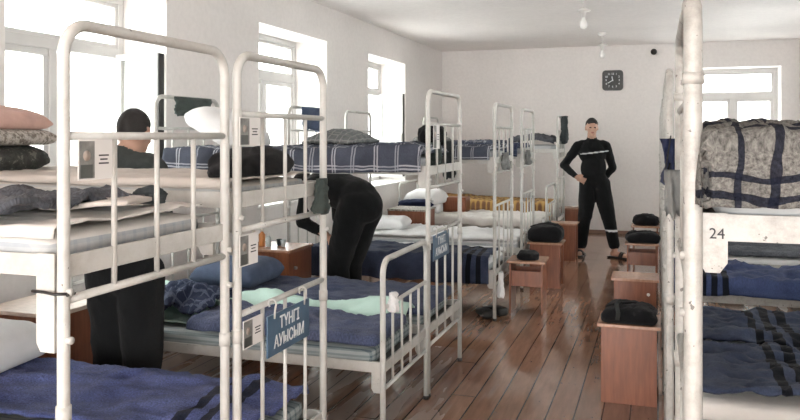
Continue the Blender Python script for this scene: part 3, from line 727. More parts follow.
rmt(2, .374, 'mattress under the second navy striped blanket on the aisle pair of beds')
drape('blanket', .11, 1.78, 4.01, 4.685, .482, .02, .03, 0, M['navy_aisle'], 'navy wool blanket with black stripes on the farther of two touching lower beds', .040, 56, wr=(2.5, 4), thick=.014, nx=100, ny=60)
rmt(3, .374, 'mattress under the dark blue three-striped blanket across the gap', M['sheet'])
drape('blanket', .11, 1.78, 5.688, 6.41, .478, .09, .03, 0, M['blue_three'], 'dark blue three-striped blanket on the lower bed across the gap of bare floorboards', .040, 57, wr=(3, 4), thick=.02)
rmt(4, .374, 'mattress under the thin charcoal bedding', M['white_cloth'])
drape('blanket', .11, 1.78, 7.245, 7.885, .475, .03, .03, 0, M['char_wool'], 'thin charcoal blanket on the lower bed behind the blue one', .030, 58, thick=.02)
for i, nm in ((1, 'second'), (2, 'third'), (3, 'fourth'), (4, 'fifth'), (5, 'sixth'), (6, 'seventh')):
    dsc = {1: 'above the near navy striped blanket', 2: 'above the farther navy striped blanket', 3: 'above the blue blanket across the gap', 4: 'above the thin charcoal blanket', 5: 'of the bunk beyond the last stool', 6: 'of the bunk nearest the far window'}[i]
    rmt(i, 1.294, 'mattress on the upper level '+dsc)
    drape('blanket', .11, 1.78, RB[i][0]+.03, RB[i][1]-.03, 1.392, .03, .03, 0, M['plaid_dark'] if i % 2 else M['slate_wool'], ('dark plaid' if i % 2 else 'slate blue')+' blanket on the upper level '+dsc, .015, 60+i, nx=30, ny=20)
    if i > 4:
        rmt(i, .374, 'mattress on the lower level '+dsc)
        drape('blanket', .11, 1.78, RB[i][0]+.03, RB[i][1]-.03, .475, .03, .03, 0, M['slate_wool'], 'slate blue blanket on the lower level '+dsc, .015, 70+i, nx=30, ny=20)

# ------------------------------------------------------------------ stools and cabinets
def make_stool():
    root = empty('stool', (0, 0, 0))
    b = bmesh.new(); box(b, -.16, .16, -.17, .17, .428, .447, bev=.003, mi=0)
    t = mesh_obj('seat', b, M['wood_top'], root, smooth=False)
    for s in (-1, 1):
        b = bmesh.new(); box(b, min(s*.125, s*.141), max(s*.125, s*.141), -.15, .15, 0, .428, bev=.002); mesh_obj('side_panel', b, M['wood'], root, smooth=False)
    for s in (-1, 1):
        b = bmesh.new(); box(b, -.125, .125, min(s*.11, s*.126), max(s*.11, s*.126), .23, .36, bev=.002); mesh_obj('apron', b, M['wood'], root, smooth=False)
    return root
stool0 = make_stool(); used = []
def place_stool(x, y, rz, label):
    o = stool0 if not used else copy_tree(stool0)
    used.append(1); o.location = (x, y, 0); o.rotation_euler = (0, 0, rz); tag(o, label, 'stool', None)
    return o
place_stool(-1.05, 6.62, .03, 'open-sided wooden stool with a small black cap on its seat')
place_stool(-1.05, 7.80, PI/2, 'wooden stool with a large black folded bag, left of the aisle')['label'] = 'reddish wooden stool with a big puffy black bag, across the aisle from the low stools'
place_stool(-1.075, 9.54, PI/2, 'empty reddish wooden stool beside the standing person')
place_stool(-1.19, 11.6, PI/2, 'empty wooden stool against the far wall behind the standing person')
place_stool(-.150, 4.62, PI/2, 'reddish wooden stool in the aisle with a black bag and grey strap on it')
place_stool(-.155, 6.08, PI/2, 'empty wooden stool with a white dot on its side panel')
place_stool(-.14, 8.04, 0, 'open-sided dark wooden stool under a crumpled black bag, at the bunk row beside the aisle')
place_stool(-.13, 9.58, 0, 'wooden stool under a flat black bag, the last one before the far window wall')
b = bmesh.new(); tube(b, [(-.06, 6.08-.142, .335), (-.06, 6.08-.148, .335)], .012, 12); o = mesh_obj('sticker', b, M['paper']); tag(o, 'round white sticker on the side of an empty wooden stool', 'sticker')
def folded_bag(loc, size, rz, label, seed, cat='bag', mat=None, strap=False, zip_=True):
    root = empty('duffel_bag', loc, rz, label, cat)
    sx, sy, sz = size
    def dp(p):
        k = 1-.25*(p.z/sz)*abs(p.y/(sy/2))**2 - 1
        n = fbm(p.x*8+seed, p.y*8, p.z*8, 4)
        up = (p.z/sz)
        rg = (1-abs(fbm(p.x*11+seed*2, p.y*9, p.z*14, 3))*3)
        return Vector((n*.022+.008*rg, n*.022+p.y*k*.3, up*(.030*fbm(p.x*6+seed, p.y*6, 3)-.035*(abs(p.x)/(sx/2))**2+.012*rg)-.0*n))
    b = softbox(sx, sy, sz, min(sz*.45, .06), (26, 22, 10), dp)
    for v in b.verts: v.co.z = max(v.co.z, .001)
    mesh_obj('bag_body', b, mat or M['black_cloth'], root)
    if strap:
        b = bmesh.new(); pts = [(-.06+.005*math.sin(k), -sy/2-.012+ (sy*.5)*k/10*.55, .02+sz*math.sin(min(1, k/7)*PI/2)+.01) for k in range(11)]
        for q in range(10):
            a, c = pts[q], pts[q+1]
            vs = [b.verts.new((a[0]-.012, a[1], a[2])), b.verts.new((a[0]+.012, a[1], a[2])), b.verts.new((c[0]+.012, c[1], c[2])), b.verts.new((c[0]-.012, c[1], c[2]))]
            b.faces.new(vs)
        bmesh.ops.solidify(b, geom=b.faces[:], thickness=.004)
        mesh_obj('strap', b, M['grey_cloth'], root)
    b = bmesh.new(); tube(b, [(x*sx*.45/5, 0+.01*math.sin(x), sz*.98-.035*(abs(x)/5)**2+.012) for x in range(-5, 6)], .006, 8); mesh_obj('bag_handle', b, mat or M['black_cloth'], root)
    return root
folded_bag((-.150, 4.60, .4475), (.30, .30, .088), 0, 'black bag with a grey strap on the aisle stool', 3, strap=True)
folded_bag((-.14, 8.02, .4475), (.32, .30, .10), .1, 'crumpled black bag on the open-sided dark stool', 5)
folded_bag((-.13, 9.56, .4475), (.29, .28, .12), 0, 'flat black bag on the last stool before the far window wall', 8)
folded_bag((-1.06, 7.78, .4475), (.34, .30, .165), 0, 'big puffy black bag on a stool before the standing person', 11)
bundle('cap', (-1.05, 6.60, .4475), (.19, .20, .075), M['black_cloth'], 'small black cap on the open-sided stool', 'cap', 5, 0, .14, .5)
def cabinet(x0, x1, y0, y1, label, stuff=None, top=None, dark=False, h=.655):
    root = empty('bedside_cabinet', ((x0+x1)/2, (y0+y1)/2, 0), 0, label, 'cabinet'); hx, hy = (x1-x0)/2, (y1-y0)/2
    b = bmesh.new()
    for a in ((-hx, hx-.016, -hy, -hy+.018, .04, h-.02), (-hx, hx-.016, hy-.018, hy, .04, h-.02), (-hx, -hx+.01, -hy, hy, .04, h-.02), (-hx, hx-.016, -hy, hy, .04, .06)):
        box(b, *a)
    mesh_obj('body', b, M['wood'], root, smooth=False)
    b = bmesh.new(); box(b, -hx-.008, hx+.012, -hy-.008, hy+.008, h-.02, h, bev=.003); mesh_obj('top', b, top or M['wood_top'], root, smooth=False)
    b = bmesh.new(); box(b, hx-.016, hx, -hy+.002, hy-.002, .055, h-.024, bev=.002); dd = mesh_obj('door', b, M['wood'], root, smooth=False)
    b = bmesh.new(); tube(b, [(hx, -hy+.10, h*.78), (hx+.02, -hy+.10, h*.78)], .012, 12); mesh_obj('knob', b, M['steel'], dd)
    for sx in (-1, 1):
        for sy in (-1, 1):
            b = bmesh.new(); tube(b, [(sx*(hx-.03), sy*(hy-.03), 0), (sx*(hx-.03), sy*(hy-.03), .04)], .015, 8); mesh_obj('foot', b, M['rubber'], root)
    return root
cabinet(-3.02, -2.58, 5.13, 5.53, 'brown bedside cabinet with small bottles on top beside the bending person')
cabinet(-3.14, -2.72, 2.93, 3.37, 'brown bedside cabinet in the gap under the large window', top=M['wood_top_lit'])
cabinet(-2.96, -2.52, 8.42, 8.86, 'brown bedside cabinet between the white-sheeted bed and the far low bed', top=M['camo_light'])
def bottle(x, y, z, r, h, body, cap, label):
    root = empty('bottle', (x, y, z), 0, label, 'bottle')
    b = bmesh.new(); lathe(b, [(r*.9, 0), (r, .004), (r, h*.68), (r*.45, h*.82), (r*.42, h*.86)], n=14); mesh_obj('bottle_body', b, body, root)
    b = bmesh.new(); lathe(b, [(r*.5, h*.86), (r*.5, h)], n=12); mesh_obj('bottle_cap', b, cap, root)
bottle(-2.93, 5.24, .656, .022, .12, M['cream_plastic'], M['cream_plastic'], 'small cream bottle on the cabinet beside the bending person')
bottle(-2.875, 5.27, .656, .024, .13, M['orange'], M['cream_plastic'], 'small orange bottle on the cabinet beside the bending person')
bottle(-2.81, 5.25, .656, .020, .10, M['clear_plastic'], M['paper'], 'short clear bottle on the cabinet beside the bending person')
for k, (x, y) in enumerate([(-2.76, 5.33), (-2.71, 5.30)]):
    b = bmesh.new(); lathe(b, [(.014, 0), (.022, .05), (.020, .05), (.012, .006)], n=14); o = mesh_obj('cup', b, M['clear_plastic'] if k else M['char_cloth'], None, (x, y, .656)); tag(o, ('small pale' if k else 'small dark')+' cup on the cabinet top with the bottles', 'cup')

# ------------------------------------------------------------------ cards, plates, hung cloths
def card(x, yc, z_top, w, h, label, tilt=0, photo_side=True, lean=0):
    """faces the aisle (+x); hangs behind / on the footboard"""
    root = empty('name_card', (x, yc, z_top), 0, label, 'card', None); root.rotation_euler = (tilt, lean, 0)
    b = bmesh.new(); box(b, -.001, .001, -w/2, w/2, -h, 0); mesh_obj('card_sheet', b, M['paper'], root, smooth=False)
    b = bmesh.new(); box(b, .001, .0018, -w/2+.003, -w*.04, -h+.004, -.004); ph = mesh_obj('portrait_photo', b, M['photo'], root, smooth=False)
    yy = -w*.27
    b = bmesh.new(); box(b, .0018, .0024, yy-w*.17, yy+w*.17, -h+.005, -h*.62, bev=.0002); mesh_obj('portrait_torso', b, M['photo_dark'], ph, smooth=False)
    b = bmesh.new(); tube(b, [(.0018, yy, -h*.40), (.0028, yy, -h*.40)], h*.13, 16); mesh_obj('portrait_head', b, M['photo_face'], ph)
    for k in range(3):
        b = bmesh.new(); hw = w*(.15 if k != 1 else .11); box(b, .001, .0016, w*.24-hw, w*.24+hw, -h*(.40+.10*k)-.0018, -h*(.40+.10*k)+.0018); mesh_obj('text_line', b, M['ink'], root, smooth=False)
    return root
card(-1.262, 1.502, 1.492, .116, .095, 'portrait name card on the footboard in front of the person with cropped hair')
card(-1.240, 2.192, 1.560, .128, .092, 'portrait name card on the upper crossbar above the folded black jacket')
card(-1.238, 2.182, 1.188, .115, .100, 'portrait name card on the middle crossbar in front of the slate blue pillow')
card(-1.236, 2.205, .915, .125, .090, 'portrait name card hanging low beside the blue lettered plate')
card(-1.222, 7.60, 1.56, .10, .11, 'small white card on the footboard of the bunk beside the big puffy bag')
card(-1.222, 4.335, 1.565, .13, .14, 'pale card on the footboard above the small grey-blue plate')
def sign(x, y0, y1, z0, z1, mat, label, lines, size, sag=0, fs=1.0):
    root = empty('bed_sign', (x, (y0+y1)/2, z1), 0, label, 'sign'); hw = (y1-y0)/2; h = z1-z0
    b = bmesh.new(); box(b, -.003, .003, -hw, hw, -h, 0, bev=.0015); mesh_obj('plate', b, mat, root, smooth=False)
    for k, s in enumerate(lines):
        text_mesh('lettering', s, size, M['letter'], root, (.0035, 0, -h*(.29+.42*k)), (PI/2, 0, PI/2), fs, .0006, offset=.0007)
    for s in (-1, 1):
        b = bmesh.new(); yy = s*hw*.72
        pts = [(.004, yy, -.015), (.006, yy, .012)]+[(-.004+.015*math.cos(a), yy, .035+.015*math.sin(a)) for a in (-.6, 0, .8, 1.6, 2.4, 3.2, 4.0)]
        tube(b, pts, .0035, 8); mesh_obj('hook', b, M['metal'], root)
    return root
sign(-1.232, 2.292, 2.615, .757, .897, M['sign'], 'blue plate with two lines of white letters on the near footboard', ['ТҮНГІ', 'АУЫСЫМ'], .058, fs=.86)
sign(-1.225, 4.275, 4.62, .775, .922, M['sign_grey'], 'small grey-blue plate with white letters on the footboard beyond the low bed', ['ТҮНГІ', 'АУЫСЫМ'], .062, fs=.9)
hanging('towel', (-3.06, 4.63, 1.765), .44, .13, M['green_cloth'], 'dark green towel hung over the headboard above the white pillow', 'towel', 2, 0, .05, .0)
hanging('towel', (-3.045, 6.55, 1.765), .46, .21, M['slate_cloth'], 'dark slate towel hung over a headboard before the second window', 'towel', 5, 0, .05, .25)
hanging('cloth', (-1.235, 2.735, 1.335), .085, .13, M['green_cloth'], 'dark green cloth strip hanging at the rear post beside the bending person', 'cloth', 3, 0, .025, 0)
hanging('rag', (-1.222, 3.56, .735), .05, .09, M['white_cloth'], 'white rag knotted on the low bed crossbar', 'rag', 6, 0, .03, .3)
hanging('rag', (-1.225, 6.30, .375), .11, .20, M['white_cloth'], 'white rag hanging low at the foot of the bed with the striped navy blanket', 'rag', 8, 0, .03, .2)
hanging('cloth', (-1.285, 4.86, 1.47), .13, .24, M['char_cloth'], 'dark garment hanging inside the footboard above the small grey-blue plate', 'garment', 9, 0, .04, .1)
hanging('cloth', (-1.285, 4.55, 1.46), .14, .13, M['green_cloth'], 'dark green garment end tucked behind the footboard of the plaid bunk', 'garment', 14, 0, .04, .1)
bundle('bag', (-1.42, 4.93, 1.425), (.18, .24, .15), M['black_cloth'], 'black bag tucked at the foot of the navy plaid upper bunk', 'bag', 12, 0, .2, .6)
hanging('cloth', (-1.225, 6.52, 1.36), .30, .14, M['grey_cloth'], 'grey gloves drying on the footboard of the middle bunk', 'gloves', 11, 0, .03, .3)
hanging('cloth', (-1.225, 7.72, 1.36), .20, .14, M['grey_cloth'], 'grey cloth drying on the footboard before the big puffy bag', 'cloth', 12, 0, .03, .3)
hanging('jacket', (-1.20, 10.68, 1.77), .40, .36, M['char_cloth'], 'dark jacket hanging on the far bunk post beside the standing person', 'jacket', 15, .25, .07, .0)
# mask, string and pouch on the right posts
hanging('face_mask', (.050, 3.13, 1.49), .085, .17, M['navy_cloth'], 'crumpled navy face mask hung by its string on a worn white post', 'mask', 4, 1.75, .05, .75, .04)
b = bmesh.new(); tube(b, [(.035, 2.36, 1.42), (.02, 2.5, 1.36), (.03, 2.8, 1.40), (.050, 3.12, 1.50)], .0025, 6); o = mesh_obj('string', b, M['black_cloth']); tag(o, 'thin black string stretched between two worn white posts', 'string')
hanging('pouch', (.050, 2.285, 1.405), .06, .13, M['grey_cloth'], 'grey cloth pouch hanging behind the thick white post', 'pouch', 7, 1.6, .05, .0, .02)
for k, (x, y, rz) in enumerate([(-1.36, 6.30, .5), (-1.30, 6.42, .9)]):
    bm = softbox(.10, .26, .075, .03, (8, 14, 6), lambda p: Vector((0, 0, -.03*max(0, (p.y+.02)/.15)*(p.z/.075))))
    o = mesh_obj('shoe', bm, M['rubber'], None, (x, y, 0)); o.rotation_euler = (0, 0, rz); tag(o, ('black shoe lying behind its mate by' if k == 0 else 'front black shoe of the pair by')+' the bed post under the white rag', 'shoe', None)

# ------------------------------------------------------------------ wall clock, camera, pendants
root = empty('wall_clock', (-.645, YF, 1.5+55.5/770*11.85), 0, 'square black wall clock with pale numerals on the far wall', 'clock'); root.rotation_euler = (PI/2, 0, 0)
b = bmesh.new(); box(b, -.155, .155, -.155, .155, 0, .035)
es = [e for e in b.edges if abs(e.verts[0].co.z-e.verts[1].co.z) > .01]; bmesh.ops.bevel(b, geom=es, offset=.05, segments=5, profile=.5, affect='EDGES'); cs = mesh_obj('clock_case', b, M['clock_case'], root, smooth=False)
b = bmesh.new(); box(b, -.128, .128, -.128, .128, .035, .037); dl = mesh_obj('dial', b, M['clock_dial'], root, smooth=False)
for k in range(1, 13):
    a = PI/2-k*PI/6; sq = .100/max(abs(math.cos(a)), abs(math.sin(a)))*.98
    text_mesh('numeral', str(k), .040, M['letter'], dl, (math.cos(a)*min(sq, .108), math.sin(a)*min(sq, .108), .0375), (0, 0, 0), offset=.001)
for nm, a, l, w in (('hour_hand', PI/2-11.67*PI/6, .06, .008), ('minute_hand', PI/2-40*PI/30, .085, .006)):
    b = bmesh.new(); box(b, -.012, l, -w, w, .039, .041); o = mesh_obj(nm, b, M['letter'], root, smooth=False); o.rotation_euler = (0, 0, a)
root = empty('security_camera', (-.045, YF, 2.77), 0, 'small dark dome security camera high on the far wall', 'camera')
b = bmesh.new(); tube(b, [(0, 0, 0), (0, -.025, 0)], .05, 20); mesh_obj('mount', b, M['porcelain'], root)
b = bmesh.new(); bmesh.ops.create_uvsphere(b, u_segments=18, v_segments=12, radius=.047)
for v in b.verts: v.co.y = v.co.y-.045
mesh_obj('lens_dome', b, M['clock_case'], root)
def pendant(x, y, zb, label):
    root = empty('pendant_lamp', (x, y, H), 0, label, 'lamp'); d = zb-H
    b = bmesh.new(); lathe(b, [(.02, -.05), (.05, -.03), (.055, 0)], n=20); mesh_obj('ceiling_rose', b, M['porcelain'], root)
    b = bmesh.new(); tube(b, [(0, 0, -.04), (.004, 0, d/2), (0, 0, d+.17)], .005, 8); mesh_obj('cord', b, M['porcelain'], root)
    b = bmesh.new(); lathe(b, [(.022, d+.085), (.024, d+.14), (.065, d+.150), (.067, d+.156), (.02, d+.175)], n=20); mesh_obj('lamp_holder', b, M['porcelain'], root)
    b = bmesh.new(); lathe(b, [(.004, d-.03), (.022, d-.024), (.034, d-.004), (.037, d+.018), (.030, d+.045), (.016, d+.075), (.014, d+.088)], n=20); mesh_obj('bulb', b, M['bulb'], root)
pendant(-.68, 7.7, 2.57, 'bare bulb pendant lamp on a cord, nearer of the two')
pendant(-.70, 10.7, 2.57, 'bare bulb pendant lamp on a cord above the wall clock')

# ------------------------------------------------------------------ people
def body(name, prims, label, loc, voxel=.009, stripe=None, hair=None, wrinkle=.006, extra=None):
    """prims: ('c',a,b,ra,rb,mat) tapered limb or ('e',c,(rx,ry,rz),zrot,mat); world coordinates -> one remeshed surface"""
    root = empty(name, loc, 0, label, 'person'); O = Vector(loc); bm = bmesh.new(); mats = []
    for p in prims:
        m = p[-1]
        if m not in mats: mats.append(m)
        if p[0] == 'c':
            a, b, ra, rb = Vector(p[1])-O, Vector(p[2])-O, p[3], p[4]; n = max(3, int((b-a).length/.03))
            q = (b-a).to_track_quat('Z', 'Y').to_matrix().to_4x4(); l = (b-a).length
            prof = []
            for k in range(7): t = -PI/2+PI/2*k/6; prof.append((max(.0005, ra*math.cos(t)), ra*math.sin(t)))
            for k in range(1, n): prof.append((ra+(rb-ra)*k/n, l*k/n))
            for k in range(7): t = PI/2*k/6; prof.append((max(.0005, rb*math.cos(t)), l+rb*math.sin(t)))
            tmp = bmesh.new(); lathe(tmp, prof, n=18); tmp.transform(Matrix.Translation(a) @ q)
        else:
            tmp = bmesh.new(); bmesh.ops.create_uvsphere(tmp, u_segments=22, v_segments=16, radius=1)
            rx, ry, rz = p[2]; tmp.transform(Matrix.Translation(Vector(p[1])-O) @ p[3] @ Matrix.Diagonal((rx, ry, rz, 1)))
        me = bpy.data.meshes.new('t'); tmp.to_mesh(me); tmp.free(); bm.from_mesh(me); bpy.data.meshes.remove(me)
    bmesh.ops.recalc_face_normals(bm, faces=bm.faces)
    me = bpy.data.meshes.new('t'); bm.to_mesh(me); bm.free()
    t = bpy.data.objects.new('t', me); COL.objects.link(t)
    r = t.modifiers.new('r', 'REMESH'); r.mode = 'VOXEL'; r.voxel_size = voxel
    s = t.modifiers.new('s', 'SMOOTH'); s.factor = .5; s.iterations = 5
    dg = bpy.context.evaluated_depsgraph_get(); out = bpy.data.meshes.new_from_object(t.evaluated_get(dg)); bpy.data.objects.remove(t)
    nv = len(out.vertices); P = np.empty(nv*3); out.vertices.foreach_get('co', P); P = P.reshape(-1, 3)
    D = []
    for p in prims:
        if p[0] == 'c':
            a, b = np.array(Vector(p[1])-O), np.array(Vector(p[2])-O); ab = b-a; tt = np.clip(((P-a)@ab)/max(1e-9, ab@ab), 0, 1)
            D.append(np.linalg.norm(P-(a+tt[:, None]*ab), axis=1)-(p[3]+tt*(p[4]-p[3])))
        else:
            R = np.array(p[3].to_3x3()); q = (P-np.array(Vector(p[1])-O))@R; rr = np.array(p[2]); k = np.linalg.norm(q/rr, axis=1)
            D.append((k-1)*min(rr))
    lab = np.array([mats.index(p[-1]) for p in prims])[np.argmin(np.array(D), axis=0)]
    cloth = [i for i, m in enumerate(mats) if m in (M['tracksuit'], M['sweater'])]
    N = np.empty(nv*3); out.vertices.foreach_get('normal', N); N = N.reshape(-1, 3)
    for i in range(nv):
        if lab[i] in cloth:
            x, y, z = P[i]; w = 1-abs(fbm(x*7, y*7, z*5+x*3, 3))*3.2
            P[i] += N[i]*(wrinkle*w)
    out.vertices.foreach_set('co', P.reshape(-1))
    for m in mats: out.materials.append(m)
    if stripe: out.materials.append(M['reflect'])
    for f in out.polygons:
        vs = [lab[v] for v in f.vertices]; f.material_index = int(max(set(vs), key=vs.count)); f.use_smooth = True
        if stripe:
            if stripe(f.center+O): f.material_index = len(mats)
    out.update(); out.name = 'body'
    o = bpy.data.objects.new('body', out); COL.objects.link(o); o.parent = root
    return root
def head_prims(c, face, up=Vector((0, 0, 1)), s=1.0):
    """c = centre of the skull, face = unit direction the face looks to"""
    c = Vector(c); f = Vector(face).normalized(); up = (up-f*up.dot(f)).normalized(); r = f.cross(up)
    R = Matrix((r, f, up)).transposed().to_4x4(); P = []
    def at(x, y, z): return c+r*x*s+f*y*s+up*z*s
    sk = M['skin']
    P.append(('e', at(0, -.010, .018), (.074*s, .094*s, .094*s), R, sk))
    P.append(('e', at(0, .026, -.050), (.056*s, .062*s, .068*s), R, sk))
    P.append(('e', at(0, .062, -.098), (.028*s, .022*s, .020*s), R, sk))
    P.append(('c', at(0, .084, .006), at(0, .106, -.034), .009*s, .014*s, sk))
    P.append(('e', at(0, .080, .022), (.045*s, .014*s, .010*s), R, sk))
    for q in (-1, 1):
        P.append(('e', at(q*.076, -.012, -.014), (.009*s, .020*s, .032*s), R, sk))
        P.append(('e', at(q*.040, .062, -.030), (.022*s, .020*s, .020*s), R, sk))
        P.append(('e', at(q*.030, .080, .003), (.013*s, .010*s, .008*s), R, M['eye']))
    P.append(('e', at(0, .086, -.064), (.022*s, .011*s, .008*s), R, M['lips']))
    return P, R, at
def hair_cap(root, c, R, s=1.0, low=-.01, front=.055):
    bm = bmesh.new(); bmesh.ops.create_icosphere(bm, subdivisions=4, radius=1)
    for v in bm.verts:
        x, y, z = v.co
        p = Vector((x*.0785, y*.0985-.012, z*.098+.022))
        zl = low + max(0, (p.y-.005))*.85 + (.03 if abs(p.x) > .055 and p.y > -.03 else 0) - (.045 if p.y < -.05 else 0)
        k = min(1, max(0, (zl-p.z+.008)/.016)); p = p*(1-.16*k*k*(3-2*k))
        v.co = p*s*(1+.015*fbm(x*9, y*9, z*9))
    bm.transform(R)
    o = mesh_obj('hair', bm, M['hair'], root, Vector(c)-root.location); return o
def hand_prims(w, d, side, palm_n, s=1.0, curl=.5):
    """w wrist point, d direction of the palm, palm_n = direction the palm faces, side=+1/-1 thumb side along cross"""
    w = Vector(w); d = Vector(d).normalized(); n = Vector(palm_n).normalized(); n = (n-d*n.dot(d)).normalized(); r = d.cross(n)*side; P = []; sk = M['skin']
    P.append(('c', w, w+d*.05*s, .026*s, .030*s, sk)); P.append(('c', w+d*.05*s-r*.02*s, w+d*.05*s+r*.02*s, .020*s, .020*s, sk))
    for k, (off, l) in enumerate(((.030, .070), (.010, .080), (-.010, .074), (-.029, .058))):
        a = w+d*.080*s+r*off*s; l *= s; d1 = (d+n*curl).normalized(); d2 = (d+n*curl*3).normalized()
        b = a+d1*l*.5; c = b+d2*l*.5; P.append(('c', a-d*.02*s, a, .0105*s, .010*s, sk)); P.append(('c', a, b, .010*s, .009*s, sk)); P.append(('c', b, c, .009*s, .0075*s, sk))
    a = w+d*.025*s+r*.022*s; b = a+(r*.8+d*.7+n*.2).normalized()*.04*s; c = b+(d+n*.3+r*.1).normalized()*.03*s
    P.append(('c', a, b, .014*s, .011*s, sk)); P.append(('c', b, c, .011*s, .009*s, sk)); return P

# --- standing person in the aisle
O3 = Vector((-.775, 9.92, 0)); r3 = Vector((.997, .08, 0)); f3 = Vector((.08, -.997, 0)); Z = Vector((0, 0, 1))
def q3(r, f, z): return O3+r3*r+f3*f+Z*z
T = M['tracksuit']; I4 = Matrix((r3, -f3, Z)).transposed().to_4x4()
hp, R3, _ = head_prims(q3(.0, .035, 1.61), (f3+r3*.12-Z*.05))
P3 = hp+[('c', q3(0, -.01, 1.40), q3(0, .015, 1.53), .056, .054, M['skin']), ('c', q3(0, -.01, 1.40), q3(0, .0, 1.465), .066, .060, T),
    ('e', q3(.005, -.01, 1.30), (.175, .115, .17), I4, T), ('e', q3(.02, 0, 1.10), (.155, .115, .20), I4, T), ('e', q3(.035, 0, .94), (.165, .12, .13), I4, T),
    ('c', q3(-.13, -.01, 1.385), q3(.13, -.01, 1.385), .062, .062, T),
    # arms: hand on hip, other hand behind
    ('c', q3(-.17, -.01, 1.37), q3(-.345, .0, 1.13), .062, .047, T), ('c', q3(-.345, 0, 1.13), q3(-.205, .10, 1.005), .047, .036, T),
    ('c', q3(.17, -.01, 1.37), q3(.255, -.09, 1.10), .062, .048, T), ('c', q3(.255, -.09, 1.10), q3(.15, -.18, .96), .047, .036, T),
    # legs
    ('c', q3(-.035, 0, .90), q3(-.085, .03, .49), .118, .084, T), ('c', q3(-.085, .03, .49), q3(-.125, .0, .14), .080, .064, T),
    ('c', q3(.105, 0, .90), q3(.20, .05, .49), .118, .084, T), ('c', q3(.20, .05, .49), q3(.265, .10, .16), .080, .064, T),
    ('c', q3(-.125, 0, .13), q3(-.128, .01, .07), .036, .036, M['skin']), ('c', q3(-.128, -.03, .05), q3(-.150, .15, .035), .038, .032, M['skin']),
    ('c', q3(.268, .10, .15), q3(.275, .12, .07), .036, .036, M['skin']), ('c', q3(.255, .10, .05), q3(.40, .21, .035), .038, .032, M['skin'])]
P3 += hand_prims(q3(-.200, .108, .998), r3*.85-Z*.45+f3*.1, 1, -r3*.2-f3*.9, 1.0, .3) + hand_prims(q3(.145, -.185, .955), -r3*.8-Z*.5, -1, f3, 1.0, .4)
def st3(c):
    z = c.z; rr = (c-O3).dot(r3); ff = (c-O3).dot(f3)
    return (ff > .03 and abs(z-(1.29+.12*rr)) < .007 and -.14 < rr < .20) or (rr > .15 and abs(z-(.335)) < .012)
per3 = body('person', P3, 'person in a black tracksuit standing in the aisle with one hand on the hip', O3, .0085, st3)
hair_cap(per3, q3(.0, .035, 1.61), R3)
for k, (a, bq) in enumerate((((-.128, -.03), (-.150, .15)), ((.255, .10), (.40, .21)))):
    pa, pb = q3(a[0], a[1], 0), q3(bq[0], bq[1], 0); dd = (pb-pa).normalized(); ang = math.atan2(dd.y, dd.x)
    root = bpy.data.objects.new('sandal', None); COL.objects.link(root); root.parent = per3; root.location = (pa+pb)/2-O3+Vector((0, 0, .0)); root.rotation_euler = (0, 0, ang)
    b = softbox(.30, .105, .022, .010, (12, 6, 2)); mesh_obj('sole', b, M['rubber'], root)
    b = bmesh.new(); tube(b, [(.03+.0*t, .046*math.cos(t), .015+.058*math.sin(t)) for t in [PI*k2/10 for k2 in range(11)]], .014, 8)
    tube(b, [(.055+.0*t, .046*math.cos(t), .015+.054*math.sin(t)) for t in [PI*k2/10 for k2 in range(11)]], .014, 8); mesh_obj('upper_strap', b, M['rubber'], root)

# --- person by the large window, seen from behind
O1 = Vector((-2.44, 3.11, 0)); f1 = Vector((-.05, .99, 0)).normalized(); r1 = f1.cross(Z)
def q1(r, f, z): return O1+r1*r+f1*f+Z*z
SW = M['sweater']; I1 = Matrix((r1, f1, Z)).transposed().to_4x4()
hf = Vector((-.25, .95, -.16)).normalized()
hc1 = q1(.02, .05, 1.515); hp, R1m, _ = head_prims(hc1, hf)
P1 = hp+[('c', q1(0, -.03, 1.33), q1(.015, .02, 1.45), .058, .056, M['skin']), ('c', q1(0, -.03, 1.33), q1(.005, -.005, 1.40), .072, .064, SW),
    ('e', q1(0, 0, 1.22), (.19, .12, .18), I1, SW), ('e', q1(0, .0, 1.02), (.165, .12, .18), I1, T), ('e', q1(0, -.01, .86), (.175, .125, .13), I1, T),
    ('c', q1(-.14, -.01, 1.352), q1(.14, -.01, 1.352), .066, .066, SW),
    ('c', q1(-.17, -.01, 1.335), q1(-.195, .05, 1.03), .060, .047, SW), ('c', q1(-.195, .05, 1.03), q1(-.07, .23, .98), .046, .036, SW),
    ('c', q1(.17, -.01, 1.335), q1(.185, .05, 1.03), .060, .047, SW), ('c', q1(.185, .05, 1.03), q1(.05, .23, .98), .046, .036, SW),
    ('c', q1(-.085, 0, .84), q1(-.085, .02, .46), .112, .092, T), ('c', q1(-.085, .02, .46), q1(-.09, 0, .10), .090, .072, T),
    ('c', q1(.085, 0, .84), q1(.085, .02, .46), .112, .092, T), ('c', q1(.085, .02, .46), q1(.09, 0, .10), .090, .072, T),
    ('c', q1(-.10, -.04, .045), q1(-.11, .14, .04), .044, .040, M['rubber']), ('c', q1(.10, -.04, .045), q1(.11, .14, .04), .044, .040, M['rubber'])]
P1 += hand_prims(q1(-.065, .235, .975), r1*.5+f1*.9, -1, -Z, 1, .4)+hand_prims(q1(.045, .235, .975), -r1*.5+f1*.9, 1, -Z, 1, .4)
per1 = body('person', P1, 'person with cropped dark hair and dark grey sweater standing by the large window', O1, .010)
hair_cap(per1, hc1, R1m, 1.0, low=-.005)

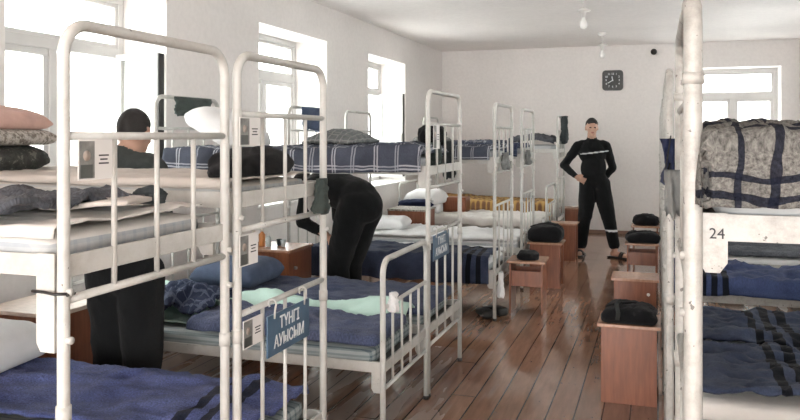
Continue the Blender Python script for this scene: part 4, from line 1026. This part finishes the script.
# --- person bending over between the bunks
O2 = Vector((-2.15, 5.50, 0)); f2 = Vector((-.93, .36, 0)).normalized(); r2 = f2.cross(Z)
def q2(r, f, z): return O2+r2*r+f2*f+Z*z
sh = q2(0, .44, 1.11); hip = q2(0, -.02, .97); ax = (sh-hip).normalized(); nb = r2.cross(ax).normalized()
Ib = Matrix((r2, nb, ax)).transposed().to_4x4()
hc2 = q2(0, .63, 1.09); hp, R2m, _ = head_prims(hc2, (f2*.6-Z*.9), up=f2)
P2 = hp+[('c', sh, hc2-(f2*.03), .055, .052, M['skin']), ('c', sh, sh+(hc2-sh)*.4, .068, .06, T),
    ('e', q2(0, .36, 1.09), (.19, .125, .18), Ib, T), ('c', q2(0, .03, 1.03), q2(0, .34, 1.09), .145, .135, T), ('e', q2(0, .20, 1.08), (.17, .13, .19), Ib, T), ('e', q2(0, .0, .98), (.175, .145, .17), Ib, T),
    ('c', q2(-.14, .42, 1.10), q2(.14, .42, 1.10), .064, .064, T),
    ('c', q2(-.17, .42, 1.08), q2(-.20, .44, .83), .060, .048, T), ('c', q2(-.20, .44, .83), q2(-.15, .29, .76), .047, .037, T),
    ('c', q2(.17, .42, 1.08), q2(.20, .44, .83), .060, .048, T), ('c', q2(.20, .44, .83), q2(.15, .29, .76), .047, .037, T),
    ('c', q2(-.085, .02, .92), q2(-.10, .15, .50), .122, .088, T), ('c', q2(-.10, .15, .50), q2(-.10, .10, .11), .086, .068, T),
    ('c', q2(.085, .02, .92), q2(.10, .20, .50), .122, .088, T), ('c', q2(.10, .20, .50), q2(.10, .18, .11), .086, .068, T),
    ('c', q2(-.10, .06, .045), q2(-.11, .24, .04), .044, .040, M['rubber']), ('c', q2(.10, .14, .045), q2(.11, .32, .04), .044, .040, M['rubber'])]
P2 += hand_prims(q2(-.148, .285, .757), -f2*.9-Z*.3, -1, -Z, 1, .5)+hand_prims(q2(.148, .285, .757), -f2*.9-Z*.3, 1, -Z, 1, .5)
per2 = body('person', P2, 'person in black bending over between the bunks beside the brown cabinet', O2, .011)
hair_cap(per2, hc2, R2m)

# black cord tying the rail bracket to the nearest post
b = bmesh.new(); cx, cy = -1.283, 1.422
pts = [(cx+.020, cy-.012), (cx+.020, cy+.012), (cx, cy+.021), (cx-.05, cy+.024), (cx-.084, cy+.022), (cx-.085, cy-.004), (cx-.05, cy-.008), (cx-.01, cy-.021), (cx+.020, cy-.012)]
tube(b, [(x, y, 1.140+.0004*k) for k, (x, y) in enumerate(pts)], .0035, 8)
tag(mesh_obj('cord', b, M['rubber']), 'black cord tied round the nearest footboard post and its rail bracket', 'cord')
